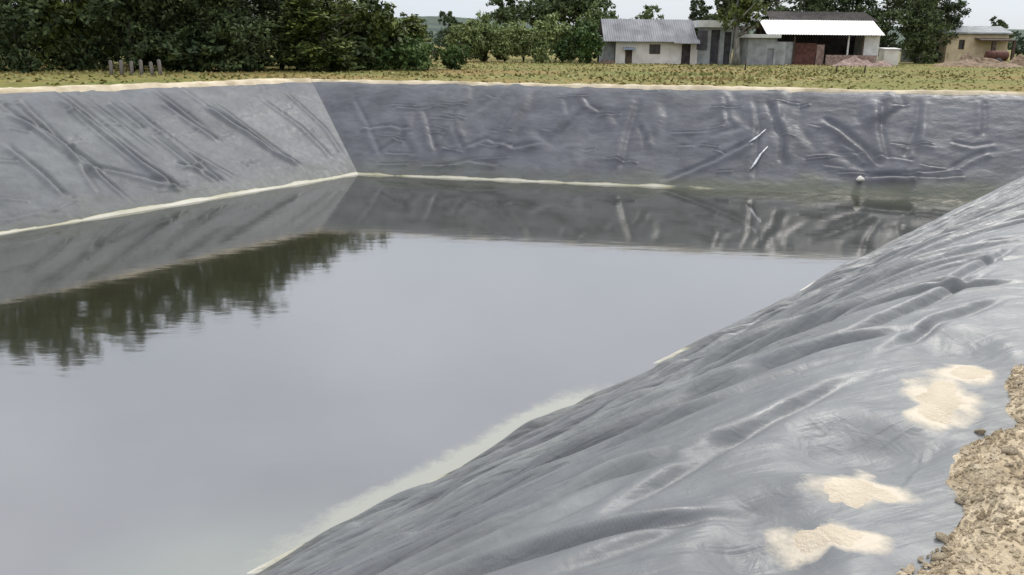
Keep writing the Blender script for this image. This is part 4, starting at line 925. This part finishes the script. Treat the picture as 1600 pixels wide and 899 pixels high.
# two pale strips and a white stone on the far bank
def strip(label, pts, w):
    P = []
    for p in pts:
        s, t = pf.st(*p); g = surf(pf, s, t); P.append(np.array(g) + np.array([-pf.n[0] * .03, -pf.n[1] * .03, 0.045]))
    bm = bmesh.new(); n = len(P); a = []
    for i, p in enumerate(P):
        e = P[min(i + 1, n - 1)] - P[max(i - 1, 0)]; e = e / np.linalg.norm(e); sd = np.cross(e, [-pf.n[0] * .5, -pf.n[1] * .5, .85]); sd /= np.linalg.norm(sd)
        ww = w * (.3, 1.1, .7, .35)[i % 4]; up = np.array([-pf.n[0] * .5, -pf.n[1] * .5, .85]) * 0.02
        a.append([bm.verts.new(p - sd * ww), bm.verts.new(p - sd * ww * .3 + up), bm.verts.new(p + sd * ww * .3 + up * .8), bm.verts.new(p + sd * ww), bm.verts.new(p - up)])
    for i in range(n - 1):
        for k in range(5): bm.faces.new((a[i][k], a[i][(k + 1) % 5], a[i + 1][(k + 1) % 5], a[i + 1][k]))
    bm.faces.new(a[0]); bm.faces.new(a[-1]); bmesh.ops.recalc_face_normals(bm, faces=bm.faces[:])
    o = link_bm('pale_strip', bm, M['pale_strip_tone'], None, True); tag(o, label, 'strip', 'pale strips on the far bank')
M['pale_strip_tone'] = noise_mat('pale_strip_tone', (0.36, 0.37, 0.39), (0.62, 0.63, 0.65), 6, 0.4)  # pale tone of the two thin strips
strip('upper of two short pale strips on the far bank', [(1170, 226), (1178, 220), (1186, 213), (1196, 206)], 0.05)
strip('lower longer of two pale strips on the far bank', [(1172, 267), (1180, 255), (1188, 243), (1199, 232)], 0.055)
def rock_bm(r, seed, sub=2, sq=(1, 1, .7)):
    bm = bmesh.new(); bmesh.ops.create_icosphere(bm, subdivisions=sub, radius=r); rr = random.Random(seed)
    ph = [rr.uniform(0, 6.28) for _ in range(9)]
    for v in bm.verts:
        d = v.co.normalized()
        k = 1 + .16 * math.sin(3.1 * d.x + ph[0]) * math.sin(2.7 * d.y + ph[1]) + .14 * math.sin(4.3 * d.z + ph[2]) + .10 * math.sin(6 * d.x + 5 * d.y + ph[3]) + rr.uniform(-.06, .06)
        v.co = Vector((v.co.x * sq[0], v.co.y * sq[1], v.co.z * sq[2])) * k
    return bm
s_, t_ = pf.st(1343, 284); g_ = surf(pf, s_, t_)
M['white_stone'] = noise_mat('white_stone', (0.42, 0.4, 0.36), (0.6, 0.58, 0.52), 5, .8)
o = link_bm('stone', rock_bm(.13, 4, 2, (1.2, .9, .8)), M['white_stone'], None, True); o.location = (g_[0] - pf.n[0] * .08, g_[1] - pf.n[1] * .08, g_[2] + .1); tag(o, 'small white stone at the foot of the far bank by the water', 'stone')

# clods and stones on the soil edge beside the camera
rr = random.Random(21); protos = []
def soil_z(s, q): return float(near_h(np.array([s]), np.array([q]))[0])
o0 = POLY_O[2]
def soil_pt(s, q):
    w0 = W[2]; return w0 + dirs[2] * s + nrms[2] * (q + RUN[2] + LIP[2])
s_lo = (P2(onz(1600, 600, 0)) - W[2]) @ dirs[2]; s_hi = (P2(onz(1420, 899, 0)) - W[2]) @ dirs[2]
places = []
for k in range(46):
    s = rr.uniform(s_lo - 1.0, s_hi + 0.1); q = abs(rr.gauss(0, .16)) - 0.05 if k < 34 else rr.uniform(0.1, .8)
    r_ = rr.uniform(.012, .028) if k < 34 else rr.uniform(.010, .026)
    places.append((s, q, r_))
places.sort(key=lambda p: -p[2])
for k in range(5):
    protos.append((link_bm('soil_clod', rock_bm(1.0, 40 + k, 3, (1.1, .9, .72)), M['clod'], None, True)))
for k, (s, q, r_) in enumerate(places):
    q -= float(edge_shift(s)); o = protos[k] if k < 5 else protos[k % 5].copy()
    if k >= 5: COL.objects.link(o)
    xy = soil_pt(s, q); o.location = (xy[0], xy[1], max(soil_z(s, q), 0.0) + r_ * .25); o.scale = (r_, r_, r_); o.rotation_euler = (rr.uniform(0, .6), rr.uniform(0, .6), rr.uniform(0, 6.28))
    tag(o, 'brown clod of dry earth lying along the soil edge beside the liner', 'clod', 'earth clods along the soil edge')
# fine crumbs: nobody could count them
r = np.random.default_rng(31); V, Q = [], []
base = np.array([(1, 0, 0), (-1, 0, 0), (0, 1, 0), (0, -1, 0), (0, 0, 1), (0, 0, -1)], float); fc = np.array([(0, 2, 4), (2, 1, 4), (1, 3, 4), (3, 0, 4), (2, 0, 5), (1, 2, 5), (3, 1, 5), (0, 3, 5)])
n = 8500
S_ = r.uniform(s_lo - 2, s_hi + .6, n); Qq = np.where(r.random(n) < .55, np.abs(r.normal(0, .20, n)) - edge_shift(S_) - 0.10 * fbm(S_ * .9, S_ * 0, 121, 4) - .10 * fbm(S_ * 4, S_ * 0 + 7, 122, 3), r.uniform(0, 1.6, n))
zz = np.maximum(near_h(S_, Qq), 0.006); rad = r.uniform(.003, .012, n) * (1 + .8 * (r.random(n) < .08))
xy = W[2] + S_[:, None] * dirs[2] + (Qq + RUN[2] + LIP[2])[:, None] * nrms[2]
pts = base[None] * rad[:, None, None] * r.uniform(.6, 1.3, (n, 6, 1)) + np.concatenate([xy, zz[:, None] + rad[:, None] * .3], 1)[:, None]
o = mesh_np('gravel', pts.reshape(-1, 3), (fc[None] + 6 * np.arange(n)[:, None, None]).reshape(-1, 3), M['clod'], smooth=False)
tag(o, 'loose fine soil crumbs scattered over the bare earth edge', 'gravel', kind='stuff')
